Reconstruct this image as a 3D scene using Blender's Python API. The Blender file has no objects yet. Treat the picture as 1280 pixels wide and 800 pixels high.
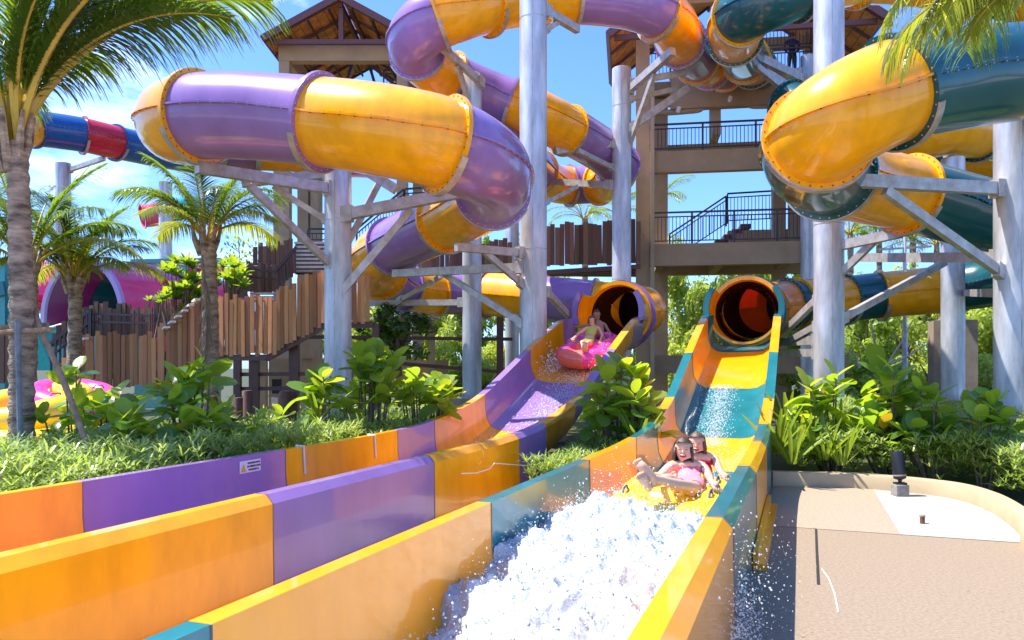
import bpy, bmesh, math, random
from mathutils import Vector, Matrix, Euler, noise

R = random.Random(7)
S = bpy.context.scene
COL = S.collection
rad = math.radians

# ------------------------------------------------------------------ camera, sky, sun, exposure
cam_d = bpy.data.cameras.new("camera")
cam_d.lens = 27.0
cam_d.sensor_width = 36.0
cam_d.shift_y = 60 / 1280
cam_d.clip_start = 0.05
cam_d.clip_end = 5000
cam = bpy.data.objects.new("camera", cam_d)
cam.location = (0, 0, 1.7)
cam.rotation_euler = (rad(90), 0, 0)
COL.objects.link(cam)
S.camera = cam

SUN_EL = 63
SUN_AZ_FROM = Vector((-0.994, 0.11, 0)).normalized()     # horizontal direction towards the sun
w = bpy.data.worlds.new("World")
S.world = w
w.use_nodes = True
nt = w.node_tree
nt.nodes.clear()
sky = nt.nodes.new("ShaderNodeTexSky")
sky.sky_type = 'NISHITA'
sky.sun_disc = False
sky.sun_elevation = rad(SUN_EL)
sky.sun_rotation = math.atan2(SUN_AZ_FROM.x, SUN_AZ_FROM.y)
sky.air_density = 1.0
sky.dust_density = 0.6
sky.ozone_density = 1.6
# a few thin fair-weather clouds, given by direction
tc = nt.nodes.new("ShaderNodeTexCoord")
mp = nt.nodes.new("ShaderNodeMapping")
mp.inputs['Scale'].default_value = (1.0, 1.0, 2.6)
mp.inputs['Location'].default_value = (0.32, 0.1, 0.05)
nz = nt.nodes.new("ShaderNodeTexNoise")
nz.inputs['Scale'].default_value = 3.4
nz.inputs['Detail'].default_value = 7
nz.inputs['Roughness'].default_value = 0.6
cr = nt.nodes.new("ShaderNodeValToRGB")
cr.color_ramp.elements[0].position = 0.575
cr.color_ramp.elements[1].position = 0.86
cr.color_ramp.elements[0].color = (0, 0, 0, 1)
cr.color_ramp.elements[1].color = (0.8, 0.8, 0.8, 1)
mx = nt.nodes.new("ShaderNodeMixRGB")
mx.inputs[2].default_value = (5.5, 6.0, 6.4, 1)
bg = nt.nodes.new("ShaderNodeBackground")
bg.inputs['Strength'].default_value = 0.15
hs = nt.nodes.new('ShaderNodeMixRGB'); hs.blend_type = 'MULTIPLY'; hs.inputs[0].default_value = 1; hs.inputs[2].default_value = (.31, .445, .72, 1)   # deep tropical blue
ow = nt.nodes.new("ShaderNodeOutputWorld")
L = nt.links.new
L(tc.outputs['Generated'], mp.inputs[0]); L(mp.outputs[0], nz.inputs['Vector'])
L(nz.outputs['Fac'], cr.inputs[0]); L(cr.outputs[0], mx.inputs[0]); L(sky.outputs[0], hs.inputs[1]); L(hs.outputs[0], mx.inputs[1])
L(mx.outputs[0], bg.inputs[0]); L(bg.outputs[0], ow.inputs[0])

sd = bpy.data.lights.new("sun", 'SUN')
sd.energy = 3.1
sd.angle = rad(0.5)
sd.color = (1.0, 0.95, 0.87)
sun = bpy.data.objects.new("sun", sd)
sdir = Vector((SUN_AZ_FROM.x * math.cos(rad(SUN_EL)), SUN_AZ_FROM.y * math.cos(rad(SUN_EL)), math.sin(rad(SUN_EL))))
sun.rotation_euler = sdir.to_track_quat('Z', 'Y').to_euler()
sun.location = (0, 0, 40)
COL.objects.link(sun)

S.view_settings.view_transform = 'Standard'
S.view_settings.look = 'None'
S.view_settings.gamma = 1
S.view_settings.exposure = 1.75
S.cycles.max_bounces = 7
S.cycles.transparent_max_bounces = 6
S.cycles.use_denoising = True

# ------------------------------------------------------------------ helpers
F_ = 960.0
def at(px, py, Y):                      # a pixel of the photograph and a depth give a point of the place
    return Vector(((px - 640) / F_ * Y, Y, 1.7 + (460 - py) / F_ * Y))

U = Vector((0.3511, 0.9363, 0)); V = Vector((0.9363, -0.3511, 0))
def lane(s, t, z): return U * s + V * t + Vector((0, 0, z))

def lerp(a, b, f): return a + (b - a) * f
def interp(tab, x):
    if x <= tab[0][0]: return tab[0][1]
    for (x0, y0), (x1, y1) in zip(tab, tab[1:]):
        if x <= x1: return lerp(y0, y1, (x - x0) / (x1 - x0))
    return tab[-1][1]

def srgb(r, g, b):
    f = lambda c: (c / 255 / 12.92) if c <= 10 else ((c / 255 + .055) / 1.055) ** 2.4
    return (f(r), f(g), f(b))

class MB:
    """collects shapes into one mesh"""
    def __init__(self): self.v = []; self.f = []; self.m = []; self.mi = 0
    def add(self, vs, fs):
        b = len(self.v)
        self.v.extend([Vector(p) for p in vs])
        self.f.extend([tuple(i + b for i in f) for f in fs])
        self.m.extend([self.mi] * len(fs))
    def box(self, c, x, y, z):          # half-axis vectors
        c = Vector(c); x = Vector(x); y = Vector(y); z = Vector(z)
        vs = [c + x * a + y * b + z * d for a in (-1, 1) for b in (-1, 1) for d in (-1, 1)]
        self.add(vs, [(0, 1, 3, 2), (4, 6, 7, 5), (0, 4, 5, 1), (2, 3, 7, 6), (0, 2, 6, 4), (1, 5, 7, 3)])
    def abox(self, x0, x1, y0, y1, z0, z1):
        self.box(((x0 + x1) / 2, (y0 + y1) / 2, (z0 + z1) / 2), ((x1 - x0) / 2, 0, 0), (0, (y1 - y0) / 2, 0), (0, 0, (z1 - z0) / 2))
    def beam(self, p, q, wd, ht, up=(0, 0, 1)):
        p = Vector(p); q = Vector(q); d = (q - p); n = d.normalized()
        up = Vector(up)
        if abs(n.dot(up)) > .98: up = Vector((0, 1, 0))
        s = n.cross(up).normalized(); u = s.cross(n).normalized()
        self.box((p + q) / 2, d / 2, s * wd / 2, u * ht / 2)
    def tube(self, pts, r, n=8, caps=True, squash=None):
        pts = [Vector(p) for p in pts]
        rs = r if isinstance(r, (list, tuple)) else [r] * len(pts)
        fr = frames(pts)
        vs = []; fs = []
        for i, (p, (t, s, u)) in enumerate(zip(pts, fr)):
            for k in range(n):
                a = 2 * math.pi * k / n
                vs.append(p + s * (math.cos(a) * rs[i]) + u * (math.sin(a) * rs[i]))
        for i in range(len(pts) - 1):
            for k in range(n):
                k2 = (k + 1) % n
                fs.append((i * n + k, i * n + k2, (i + 1) * n + k2, (i + 1) * n + k))
        if caps:
            fs.append(tuple(range(n - 1, -1, -1))); b = (len(pts) - 1) * n
            fs.append(tuple(range(b, b + n)))
        self.add(vs, fs)
    def lathe(self, c, prof, n=20, axis=(0, 0, 1)):     # profile of (radius, height)
        c = Vector(c); ax = Vector(axis).normalized()
        s = ax.orthogonal().normalized(); u = ax.cross(s)
        vs = []; fs = []
        for r_, h in prof:
            for k in range(n):
                a = 2 * math.pi * k / n
                vs.append(c + ax * h + s * (math.cos(a) * r_) + u * (math.sin(a) * r_))
        for i in range(len(prof) - 1):
            for k in range(n):
                k2 = (k + 1) % n
                fs.append((i * n + k, i * n + k2, (i + 1) * n + k2, (i + 1) * n + k))
        fs.append(tuple(range(n - 1, -1, -1))); b = (len(prof) - 1) * n
        fs.append(tuple(range(b, b + n)))
        self.add(vs, fs)

def frames(pts):
    out = []
    n = len(pts)
    for i in range(n):
        t = (pts[min(i + 1, n - 1)] - pts[max(i - 1, 0)])
        if t.length < 1e-9: t = Vector((0, 1, 0))
        t.normalize()
        up = Vector((0, 0, 1))
        if abs(t.z) > .97: up = Vector((0, 1, 0))
        s = t.cross(up).normalized(); u = s.cross(t).normalized()
        out.append((t, s, u))
    return out

WORG = {}
def org(o): return WORG.get(o.name, Vector((0, 0, 0))) if o else Vector((0, 0, 0))

def link(o, parent=None, world=None):
    COL.objects.link(o)
    world = Vector(world) if world is not None else Vector((0, 0, 0))
    WORG[o.name] = world
    if parent is not None:
        o.parent = parent
        o.location = world - org(parent)
    else:
        o.location = world
    return o

def mesh(name, vs, fs, mats, mi=None, smooth=None):
    me = bpy.data.meshes.new(name)
    me.from_pydata([tuple(v) for v in vs], [], fs)
    for m in (mats if isinstance(mats, (list, tuple)) else [mats]): me.materials.append(m)
    if mi and any(mi): me.polygons.foreach_set('material_index', mi)
    if smooth is not None:
        me.polygons.foreach_set('use_smooth', [True] * len(me.polygons))
        if smooth < 180: me.set_sharp_from_angle(angle=rad(smooth))
    me.update()
    return me

def obj(name, mb, mats, parent=None, smooth=None, at0=None):
    """one mesh object; its origin is the parent's origin (or at0 / the base of its box)"""
    if at0 is None:
        if parent is not None: at0 = org(parent)
        else:
            xs = [v.x for v in mb.v]; ys = [v.y for v in mb.v]; zs = [v.z for v in mb.v]
            at0 = Vector(((min(xs) + max(xs)) / 2, (min(ys) + max(ys)) / 2, min(zs)))
    at0 = Vector(at0)
    me = mesh(name, [v - at0 for v in mb.v], mb.f, mats, mb.m, smooth)
    return link(bpy.data.objects.new(name, me), parent, at0)

def inst(name, me, parent, world, rot=None, scale=None):
    o = bpy.data.objects.new(name, me)
    link(o, parent, world)
    if rot is not None: o.rotation_euler = rot
    if scale is not None: o.scale = scale
    return o

def tag(o, label=None, cat=None, group=None, kind=None):
    if label: o['label'] = label
    if cat: o['category'] = cat
    if group: o['group'] = group
    if kind: o['kind'] = kind
    return o

def thing(name, label, cat, loc=(0, 0, 0), group=None):
    o = bpy.data.objects.new(name, None)
    o.empty_display_size = .2
    link(o, None, loc)
    return tag(o, label, cat, group)

def catmull(P, per=8):
    P = [Vector(p) for p in P]
    Q = [P[0] * 2 - P[1]] + P + [P[-1] * 2 - P[-2]]
    out = []
    for i in range(1, len(Q) - 2):
        p0, p1, p2, p3 = Q[i - 1:i + 3]
        for k in range(per):
            t = k / per
            out.append(.5 * ((2 * p1) + (p2 - p0) * t + (2 * p0 - 5 * p1 + 4 * p2 - p3) * t * t + (3 * p1 - p0 - 3 * p2 + p3) * t ** 3))
    out.append(P[-1].copy())
    return out

# ------------------------------------------------------------------ materials
def M(name, col, rough=.5, alpha=1., metal=0., coat=0., var=0., vscale=6., bump=0., bscale=40., objvar=0., spec=.5,
      transl=None, stretch=None, col2=None, detail=5, crough=.06, bdist=.01, sss=0., vtype='noise'):
    m = bpy.data.materials.new(name)
    m.use_nodes = True
    t = m.node_tree; N = t.nodes; K = t.links.new
    p = N['Principled BSDF']
    p.inputs['Roughness'].default_value = rough
    p.inputs['Metallic'].default_value = metal
    p.inputs['Coat Weight'].default_value = coat
    p.inputs['Coat Roughness'].default_value = crough
    p.inputs['Specular IOR Level'].default_value = spec
    if sss:
        p.inputs['Subsurface Weight'].default_value = sss
        p.inputs['Subsurface Radius'].default_value = (.03, .02, .015)
        p.inputs['Subsurface Scale'].default_value = .3
    p.inputs['Alpha'].default_value = alpha
    c = (*col, 1)
    p.inputs['Base Color'].default_value = c
    src = None
    co = N.new('ShaderNodeTexCoord'); mp = N.new('ShaderNodeMapping')
    K(co.outputs['Object'], mp.inputs[0])
    if stretch: mp.inputs['Scale'].default_value = stretch
    if var:
        n = N.new('ShaderNodeTexNoise'); n.inputs['Scale'].default_value = vscale; n.inputs['Detail'].default_value = detail
        n.inputs['Roughness'].default_value = .62
        K(mp.outputs[0], n.inputs['Vector'])
        r = N.new('ShaderNodeValToRGB')
        r.color_ramp.elements[0].position = .34; r.color_ramp.elements[1].position = .68
        d = col2 if col2 else tuple(x * (1 - var) for x in col)
        r.color_ramp.elements[0].color = (*d, 1)
        r.color_ramp.elements[1].color = (*(min(1, x * (1 + (0 if col2 else var * .6))) for x in col), 1)
        K(n.outputs['Fac'], r.inputs[0])
        src = r.outputs[0]
    if objvar:
        oi = N.new('ShaderNodeObjectInfo')
        mr = N.new('ShaderNodeMapRange')
        mr.inputs[3].default_value = 1 - objvar; mr.inputs[4].default_value = 1 + objvar
        K(oi.outputs['Random'], mr.inputs[0])
        hs = N.new('ShaderNodeHueSaturation')
        if src: K(src, hs.inputs['Color'])
        else: hs.inputs['Color'].default_value = c
        K(mr.outputs[0], hs.inputs['Value'])
        mr2 = N.new('ShaderNodeMapRange'); mr2.inputs[3].default_value = .5 - .02 * min(1, objvar); mr2.inputs[4].default_value = .5 + .02 * min(1, objvar)
        ml = N.new('ShaderNodeMath'); ml.operation = 'FRACT'
        m7 = N.new('ShaderNodeMath'); m7.operation = 'MULTIPLY'; m7.inputs[1].default_value = 7.31
        K(oi.outputs['Random'], m7.inputs[0]); K(m7.outputs[0], ml.inputs[0]); K(ml.outputs[0], mr2.inputs[0]); K(mr2.outputs[0], hs.inputs['Hue'])
        src = hs.outputs[0]
    if src: K(src, p.inputs['Base Color'])
    if bump:
        b = N.new('ShaderNodeBump'); b.inputs['Strength'].default_value = bump; b.inputs['Distance'].default_value = bdist
        n2 = N.new('ShaderNodeTexNoise'); n2.inputs['Scale'].default_value = bscale; n2.inputs['Detail'].default_value = 6
        K(mp.outputs[0], n2.inputs['Vector']); K(n2.outputs['Fac'], b.inputs['Height']); K(b.outputs[0], p.inputs['Normal'])
    if transl:
        tr = N.new('ShaderNodeBsdfTranslucent')
        tr.inputs['Color'].default_value = (*transl[1], 1)
        mxs = N.new('ShaderNodeMixShader'); mxs.inputs[0].default_value = transl[0]
        o = N['Material Output']
        if transl[1] is None or len(transl) > 2:
            pass
        K(p.outputs[0], mxs.inputs[1]); K(tr.outputs[0], mxs.inputs[2]); K(mxs.outputs[0], o.inputs[0])
    return m

ORANGE = (.95, .395, .004)
fg = dict(stretch=(1.6, 1.6, .55), rough=.28, coat=.5, crough=.05, spec=.3, bump=.05, bscale=1.4, bdist=.06)
m_orange = M('orange_gelcoat', ORANGE, var=.16, vscale=2.2, **fg)
m_purple = M('purple_gelcoat', (.29, .165, .43), var=.14, vscale=1.1, **fg)
m_teal = M('dark_teal_gelcoat', (.008, .085, .10), var=.2, vscale=1.2, **fg)
m_tealc = M('teal_gelcoat', (.010, .165, .19), var=.2, vscale=1.6, **fg)
m_yellow = M('golden_gelcoat', (.94, .365, .004), var=.10, vscale=1.5, **fg)
m_glow = M('translucent_orange', (.80, .25, .008), rough=.28, coat=.7, transl=(.12, (.62, .012, .006)))
m_blue = M('blue_gelcoat', (.010, .085, .30), var=.15, **fg)
m_red = M('red_gelcoat', (.52, .015, .035), var=.15, **fg)
m_pink = M('pink_gelcoat', (.88, .06, .22), var=.2, vscale=.8, rough=.3, coat=.6)
m_magenta = M('magenta_gelcoat', (.30, .006, .09), rough=.35, coat=.4)
m_lilac = M('lilac_gelcoat', (.52, .30, .55), rough=.35)
m_green = M('seagreen_gelcoat', (.03, .32, .30), rough=.35, coat=.4, var=.2)
m_tubeshade = M('tube_interior_shade', (.035, .012, .008), rough=1., spec=.0)  # near-black colour stands in for the shade inside the tubes
m_seam = M('sealant_seam', (.34, .24, .25), rough=.7)
m_seamd = M('dark_sealant', (.22, .15, .13), rough=.7)
m_boltd = M('bolt_dark', (.10, .055, .02), rough=.6)
m_boltl = M('bolt_zinc', (.62, .62, .64), rough=.35, metal=.7)
m_steel = M('galvanised_steel', (.55, .57, .60), rough=.45, metal=.45, var=.42, vscale=3.2, bump=.12, bscale=26, stretch=(1, 1, .22), detail=8)
m_steelw = M('galvanised_bracket', (.54, .53, .52), rough=.45, metal=.45, var=.30, vscale=5, col2=(.36, .31, .27))
m_conc = M('taupe_concrete', (.40, .275, .16), rough=.85, var=.16, vscale=1.1, bump=.15, bscale=30)
m_conc2 = M('beige_concrete', (.44, .34, .22), rough=.85, var=.15, vscale=1.1, bump=.15, bscale=30)
m_rail = M('maroon_paint', (.060, .030, .038), rough=.45)
m_railk = M('black_paint', (.018, .02, .022), rough=.4)
m_brown = M('brown_steel_paint', (.12, .048, .04), rough=.45, var=.2)
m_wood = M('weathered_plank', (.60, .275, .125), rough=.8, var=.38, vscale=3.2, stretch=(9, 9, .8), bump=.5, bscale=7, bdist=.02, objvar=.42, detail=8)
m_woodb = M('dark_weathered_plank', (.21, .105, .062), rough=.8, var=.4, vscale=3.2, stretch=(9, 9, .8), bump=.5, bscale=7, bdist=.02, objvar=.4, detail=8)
m_woodd = M('dark_timber', (.085, .04, .028), rough=.7, var=.3, stretch=(6, 6, 1), objvar=.3)
m_stake = M('bark_stake', (.36, .22, .13), rough=.9, var=.4, vscale=9, bump=.5, bscale=30)
m_tile = M('terracotta_tile', (.72, .30, .08), rough=.8, var=.3, vscale=3)
m_fascia = M('maroon_timber', (.13, .05, .05), rough=.6)
m_tread = M('grey_tread', (.36, .35, .36), rough=.6, var=.2)
m_deck = M('sand_deck', (.265, .20, .135), rough=.85, var=.22, vscale=38, bump=.12, bscale=170, detail=3)
m_deckp = M('pinkish_deck', (.34, .26, .185), rough=.85, var=.2, vscale=30, bump=.12, bscale=170, detail=3)
m_deckw = M('white_deck', (.38, .355, .315), rough=.85, var=.12, vscale=5, bump=.2, bscale=120)
m_curb = M('tan_kerb', (.46, .36, .22), rough=.8, var=.1, vscale=3, bump=.1)
m_soil = M('soil', (.055, .045, .025), rough=.95, var=.5, vscale=4, bump=.4, bscale=20, col2=(.05, .075, .02))
m_foot = M('footing_concrete', (.30, .235, .17), rough=.9, var=.2, vscale=4, bump=.2)
m_trunk = M('palm_bark', (.58, .42, .29), rough=.9, var=.6, vscale=4, stretch=(1, 1, 3.0), bump=1., bscale=12, bdist=.04, col2=(.13, .09, .065), detail=8)
m_bark = M('tree_bark', (.19, .14, .10), rough=.9, var=.4, vscale=8, bump=.5)
def leafmat(name, col, tcol, tf=.4, rough=.35, objvar=.3, var=0., vscale=8., spec=.5):
    return M(name, col, rough=rough, objvar=objvar, transl=(tf, tcol), var=var, vscale=vscale, spec=spec)
m_leaf = leafmat('big_leaf', (.115, .23, .04), (.48, .66, .03), .48, .26, .38)
m_leafy = leafmat('young_leaf', (.21, .33, .03), (.62, .72, .03), .48, .3, .22)
m_leafw = leafmat('yellowed_leaf', (.45, .28, .02), (.7, .45, .02), .4, .4, .2)
m_hedge = leafmat('hedge_leaf', (.20, .30, .075), (.52, .68, .08), .48, .30, 0, .45, 1.6)
m_hedgel = leafmat('hedge_tip', (.34, .43, .16), (.62, .72, .16), .45, .28, 0, .3, 2.)
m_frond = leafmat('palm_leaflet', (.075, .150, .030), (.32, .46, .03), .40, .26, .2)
m_frondy = leafmat('yellow_leaflet', (.19, .235, .03), (.55, .58, .04), .45, .30, .2)  # yellower leaflets, their own tone
m_rachis = M('palm_rachis', (.52, .36, .035), rough=.45, var=.25, vscale=3)
m_dead = M('dead_frond', (.28, .19, .12), rough=.9, var=.3)
m_tree = leafmat('tree_leaf', (.21, .31, .05), (.55, .66, .06), .5, .45, .35)
m_tree2 = leafmat('light_tree_leaf', (.31, .39, .06), (.68, .74, .08), .5, .45, .3)
m_skin = M('fair_skin', (.70, .40, .26), rough=.45, sss=.15, spec=.4)  # one even, paler skin colour
m_skin2 = M('tanned_skin', (.42, .20, .115), rough=.45, sss=.15, spec=.4)
m_hair = M('dark_hair', (.055, .030, .020), rough=.4, bump=.6, bscale=90)
m_hairb = M('brown_hair', (.11, .05, .025), rough=.45, bump=.6, bscale=90)
m_pinkfab = M('pink_fabric', (.85, .22, .30), rough=.6)
m_whitefab = M('white_fabric', (.82, .78, .78), rough=.6)
m_limefab = M('lime_fabric', (.50, .50, .06), rough=.6)
m_navy = M('navy_fabric', (.030, .030, .13), rough=.8)
m_redfab = M('crimson_fabric', (.55, .02, .06), rough=.6)
m_mouth = M('mouth_red', (.25, .02, .025), rough=.4)
m_white = M('white_paint', (.82, .80, .80), rough=.4)
m_black = M('black_metal', (.022, .022, .028), rough=.38, metal=.2)
m_vinyly = M('yellow_vinyl', (.88, .58, .015), rough=.3, coat=.5, bump=.06, bscale=6)
m_vinylp = M('pink_vinyl', (.90, .05, .32), rough=.3, coat=.5, bump=.06, bscale=6)
m_vinylo = M('coral_vinyl', (.90, .16, .10), rough=.3, coat=.5)
m_strap = M('navy_webbing', (.03, .035, .20), rough=.6)
m_sign = M('sign_white', (.80, .72, .72), rough=.5)
m_signy = M('sign_yellow', (.80, .45, .02), rough=.5)
m_signk = M('sign_print', (.12, .03, .03), rough=.6)
m_foam = M('water_foam', (.52, .56, .60), rough=.4, bump=.45, bscale=36, bdist=.03, sss=.9, var=.15, vscale=6)
m_drop = M('water_drop', (.86, .90, .93), rough=.08, spec=.8, alpha=.42)
m_film = M('running_water', (.75, .86, .90), rough=.1, bump=.5, bscale=30)
m_crack = M('joint_black', (.02, .018, .016), rough=.8)
# ------------------------------------------------------------------ ground
def poly_sheet(name, pts, z, mat, kind='structure', label=None, cat=None, parent=None):
    mb = MB(); n = len(pts)
    mb.add([(p[0], p[1], z) for p in pts], [tuple(range(n))])
    o = obj(name, mb, mat, parent)
    return tag(o, label, cat, None, kind)

g = MB(); g.add([(-900, -300, -.02), (900, -300, -.02), (900, 1800, -.02), (-900, 1800, -.02)], [(0, 1, 2, 3)])
tag(obj('ground', g, m_soil), 'dark planted soil and grass stretching away under the slides', 'ground', None, 'structure')

poly_sheet('plaza', [(-120, -150), (120, -150), (120, -1.2), (7.5, -1.2), (-1.0, -2.2), (-120, -2.2)], -.004, M('pale_paving', (.58, .51, .42), rough=.85, var=.15, vscale=2), label='pale sunlit paving in front of the lane ends', cat='paving')
poly_sheet('lane_gap', [lane(-3, -4.0, 0), lane(-3, -1.4, 0), lane(9.4, -1.4, 0), lane(9.4, -4.0, 0)], -.001, M('pale_screed', (.52, .44, .35), rough=.7, var=.2, vscale=3), label='pale concrete strip between the two slide lanes', cat='paving')
curb_px = [(966, 607.5), (1010, 608.5), (1060, 610), (1100, 613), (1150, 618), (1195, 625), (1230, 637), (1255, 652), (1275, 670), (1290, 690)]
curb_base = []
for px, py in curb_px:
    Y = 960 * 1.7 / (py - 460); curb_base.append(Vector(((px - 640) / 960 * Y, Y, 0)))
curb_base.append(curb_base[-1] + Vector((.1, -1.5, 0))); curb_base.append(curb_base[-1] + Vector((.6, -9, 0)))
curb_base = catmull(curb_base, 5)
joint_s = 8.72
deck_pts = [lane(-1, -.42, 0), lane(11.6, -.42, 0)] + curb_base
poly_sheet('deck', [p for p in deck_pts], 0.0, m_deck, label='sand coloured textured deck beside the teal slide', cat='deck')
def clip_deck(pred_pts, z, name, mat, label):
    return poly_sheet(name, pred_pts, z, mat, label=label, cat='paving')
front = [p for p in curb_base if (p.x * U.x + p.y * U.y) > joint_s]
fr_t = [p.x * V.x + p.y * V.y for p in front]
white = [p for p, t in zip(front, fr_t) if t > .95]
last = white[-1]; tl = last.x * V.x + last.y * V.y
first_s = white[0].x * U.x + white[0].y * U.y
clip_deck([lane(joint_s, .955, 0), lane(first_s, .955, 0)] + white + [lane(joint_s, tl, 0)], .005, 'deck_panel', m_deckw, 'white smooth paving panel beside the floodlight')
pk = [p for p, t in zip(front, fr_t) if t <= .95 and t > -.30]
clip_deck([lane(joint_s, -.36, 0), lane(11.4, -.36, 0)] + pk + [lane(first_s, .952, 0), lane(joint_s, .952, 0)], .004, 'deck_panel', m_deckp, 'pinkish paving panel between the teal slide and white panel')

# kerb round the planting bed
cb = MB(); n = len(curb_base)
fr = frames(curb_base)
prof = [(0, 0), (0, .18), (.015, .205), (.15, .205), (.165, .18), (.165, 0)]
vs = []
for p, (t, s, u) in zip(curb_base, fr):
    for a, z in prof: vs.append(p - s * a + Vector((0, 0, z)))
fs = []
k = len(prof)
for i in range(n - 1):
    for j in range(k - 1): fs.append((i * k + j, (i + 1) * k + j, (i + 1) * k + j + 1, i * k + j + 1))
cb.add(vs, fs)
tag(obj('kerb', cb, m_curb, smooth=40), 'low tan concrete kerb curving round the planting bed', 'kerb')

# joint marks on the deck
def mark(name, pxs, wd, mat, label, z=.004, h=.004):
    mb = MB(); P = []
    for px, py in pxs:
        Y = 960 * 1.7 / (py - 460); P.append(Vector(((px - 640) / 960 * Y, Y, z)))
    for p, q in zip(P, P[1:]): mb.beam(p, q, wd, h)
    return tag(obj(name, mb, mat), label, 'deck joint')
mark('joint_strip', [(1020, 662), (1021, 690), (1023, 731)], .022, m_crack, 'short black joint strip set into the sand deck')
mark('chalk_line', [(1027, 711), (1036, 724), (1043, 742), (1048, 766)], .008, m_white, 'thin white scratch line on the sand deck')

# ------------------------------------------------------------------ open chutes and run-out lanes
RAIL = [(-5, .78), (9, .78), (10.5, .82), (11.7, .94), (13, 1.17), (14.6, 1.72), (15.6, 2.08), (17, 2.55), (18, 2.86), (18.6, 2.96), (19.4, 2.98)]
DEP = [(9, .74), (11, .71), (13, .67), (15, .69), (17, .76), (18, .80), (19.6, .74)]
def smooth_interp(tab, x):
    return (interp(tab, x - .35) + interp(tab, x) * 2 + interp(tab, x + .35)) / 4
def floor_z(s): return smooth_interp(RAIL, s) - smooth_interp(DEP, s)

def chute(root, tc, h, breaks, cols, capx=.17):
    inner = [(-1, 0.), (-.995, .40), (-.965, .66), (-.88, .86), (-.70, .97), (-.50, 1.), (0, 1.), (.50, 1.), (.70, .97), (.88, .86), (.965, .66), (.995, .40), (1, 0.)]
    for (s0, s1, mat) in [(breaks[i], breaks[i + 1], cols[i]) for i in range(len(cols))]:
        thick = s1 <= 11.45
        ns = max(2, int((s1 - s0) / .28) + 1)
        ring = None; mb = MB(); vs = []; cnt = 0
        for i in range(ns + 1):
            s = lerp(s0 + .002, s1 - .002, i / ns)
            Rz = smooth_interp(RAIL, s); d = smooth_interp(DEP, s)
            pts = [(a * h, Rz - d * b) for a, b in inner]
            if thick:
                out = [(h, Rz), (h + .105, Rz), (h + .165, Rz - .065), (h + .175, -.03), (-h - .175, -.03), (-h - .165, Rz - .065), (-h - .105, Rz)]
                pts = pts[:-1] + out
            else:
                outer = [(a * (h + .035), Rz - d * b - (.04 if b > .9 else .02)) for a, b in reversed(inner)]
                outer[0] = (h + .035, Rz - .07); outer[-1] = (-h - .035, Rz - .07)
                pts = pts[:-1] + [(h, Rz), (h + .16, Rz - .012), (h + .16, Rz - .07)] + outer + [(-h - .16, Rz - .07), (-h - .16, Rz - .012)]
            cnt = len(pts)
            for a, z in pts: vs.append(lane(s, tc + a, z))
        fs = []
        for i in range(ns):
            for j in range(cnt):
                j2 = (j + 1) % cnt
                fs.append((i * cnt + j, i * cnt + j2, (i + 1) * cnt + j2, (i + 1) * cnt + j))
        fs.append(tuple(range(cnt - 1, -1, -1))); b = ns * cnt
        fs.append(tuple(range(b, b + cnt)))
        mb.add(vs, fs)
        o = obj('lane_section' if thick else 'chute_section', mb, mat, root, smooth=28)
        mb = MB(); ring = vs[:cnt]; c_ = sum(ring, Vector()) / cnt
        path = [p_ + (p_ - c_).normalized() * .0 for p_ in ring]
        for p_, q_ in zip(path, path[1:]):
            if (p_ - q_).length > .01: mb.beam(p_, q_, .009, .009)
        obj('joint_seal', mb, m_seamd, o)

BR = [-1.2, 1.95, 4.60, 7.22, 9.80, 11.0, 13.1, 15.65, 18.1, 19.4]
slideA = thing('purple_slide', 'long purple and orange spiral tube slide ending in the two-lane run-out on the left', 'water slide', lane(4, -4.59, 0))
TA, HA = -4.59, .85
chute(slideA, TA, HA, BR, [m_purple, m_orange, m_purple, m_orange, m_purple, m_orange, m_purple, m_orange, m_purple])
slideB = thing('teal_slide', 'long teal and orange spiral tube slide ending in the foaming lane beside the deck', 'water slide', lane(4, -1.264, 0))
TB, HB = -1.264, .715
BRB = [-1.2, 2.2, 4.87, 7.5, 9.85, 11.4, 13.1, 15.4, 18.0, 19.4]
chute(slideB, TB, HB, BRB, [m_tealc, m_yellow, m_tealc, m_yellow, m_tealc, m_yellow, m_tealc, m_yellow, m_tealc])
# foot flange of the right-hand lane wall
mb = MB(); mb.box(lane(8.3, TB + HB + .235, .03), U * 1.55, V * .055, (0, 0, .028)); mb.box(lane(8.3, TB + HB + .20, .10), U * 1.55, V * .02, (0, 0, .06))
obj('foot_flange', mb, m_yellow, slideB)

# bolted steel stiffener marks on the inner left wall and thin white cables
def wall_line(root, pts, name='drip_line', r=.012, mat=m_white):
    mb = MB(); mb.tube(pts, r, 6); obj(name, mb, mat, root)
for s in (7.55, 9.15):
    tw = TA - HA
    wall_line(slideA, [lane(s, tw - .10, .79), lane(s, tw + .012, .785), lane(s, tw + .014, .70), lane(s + .02, tw + .014, .46)], 'cable')

wall_line(slideA, [at(577, 592, 8.44) , at(596, 591, 8.85), at(612, 586, 9.2), at(618, 579, 9.35), at(657, 582, 10.35)], 'drip_line', .006)
# ------------------------------------------------------------------ closed tubes
RT = .685
def tube_path(pts, per=10): return catmull(pts, per)

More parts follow.
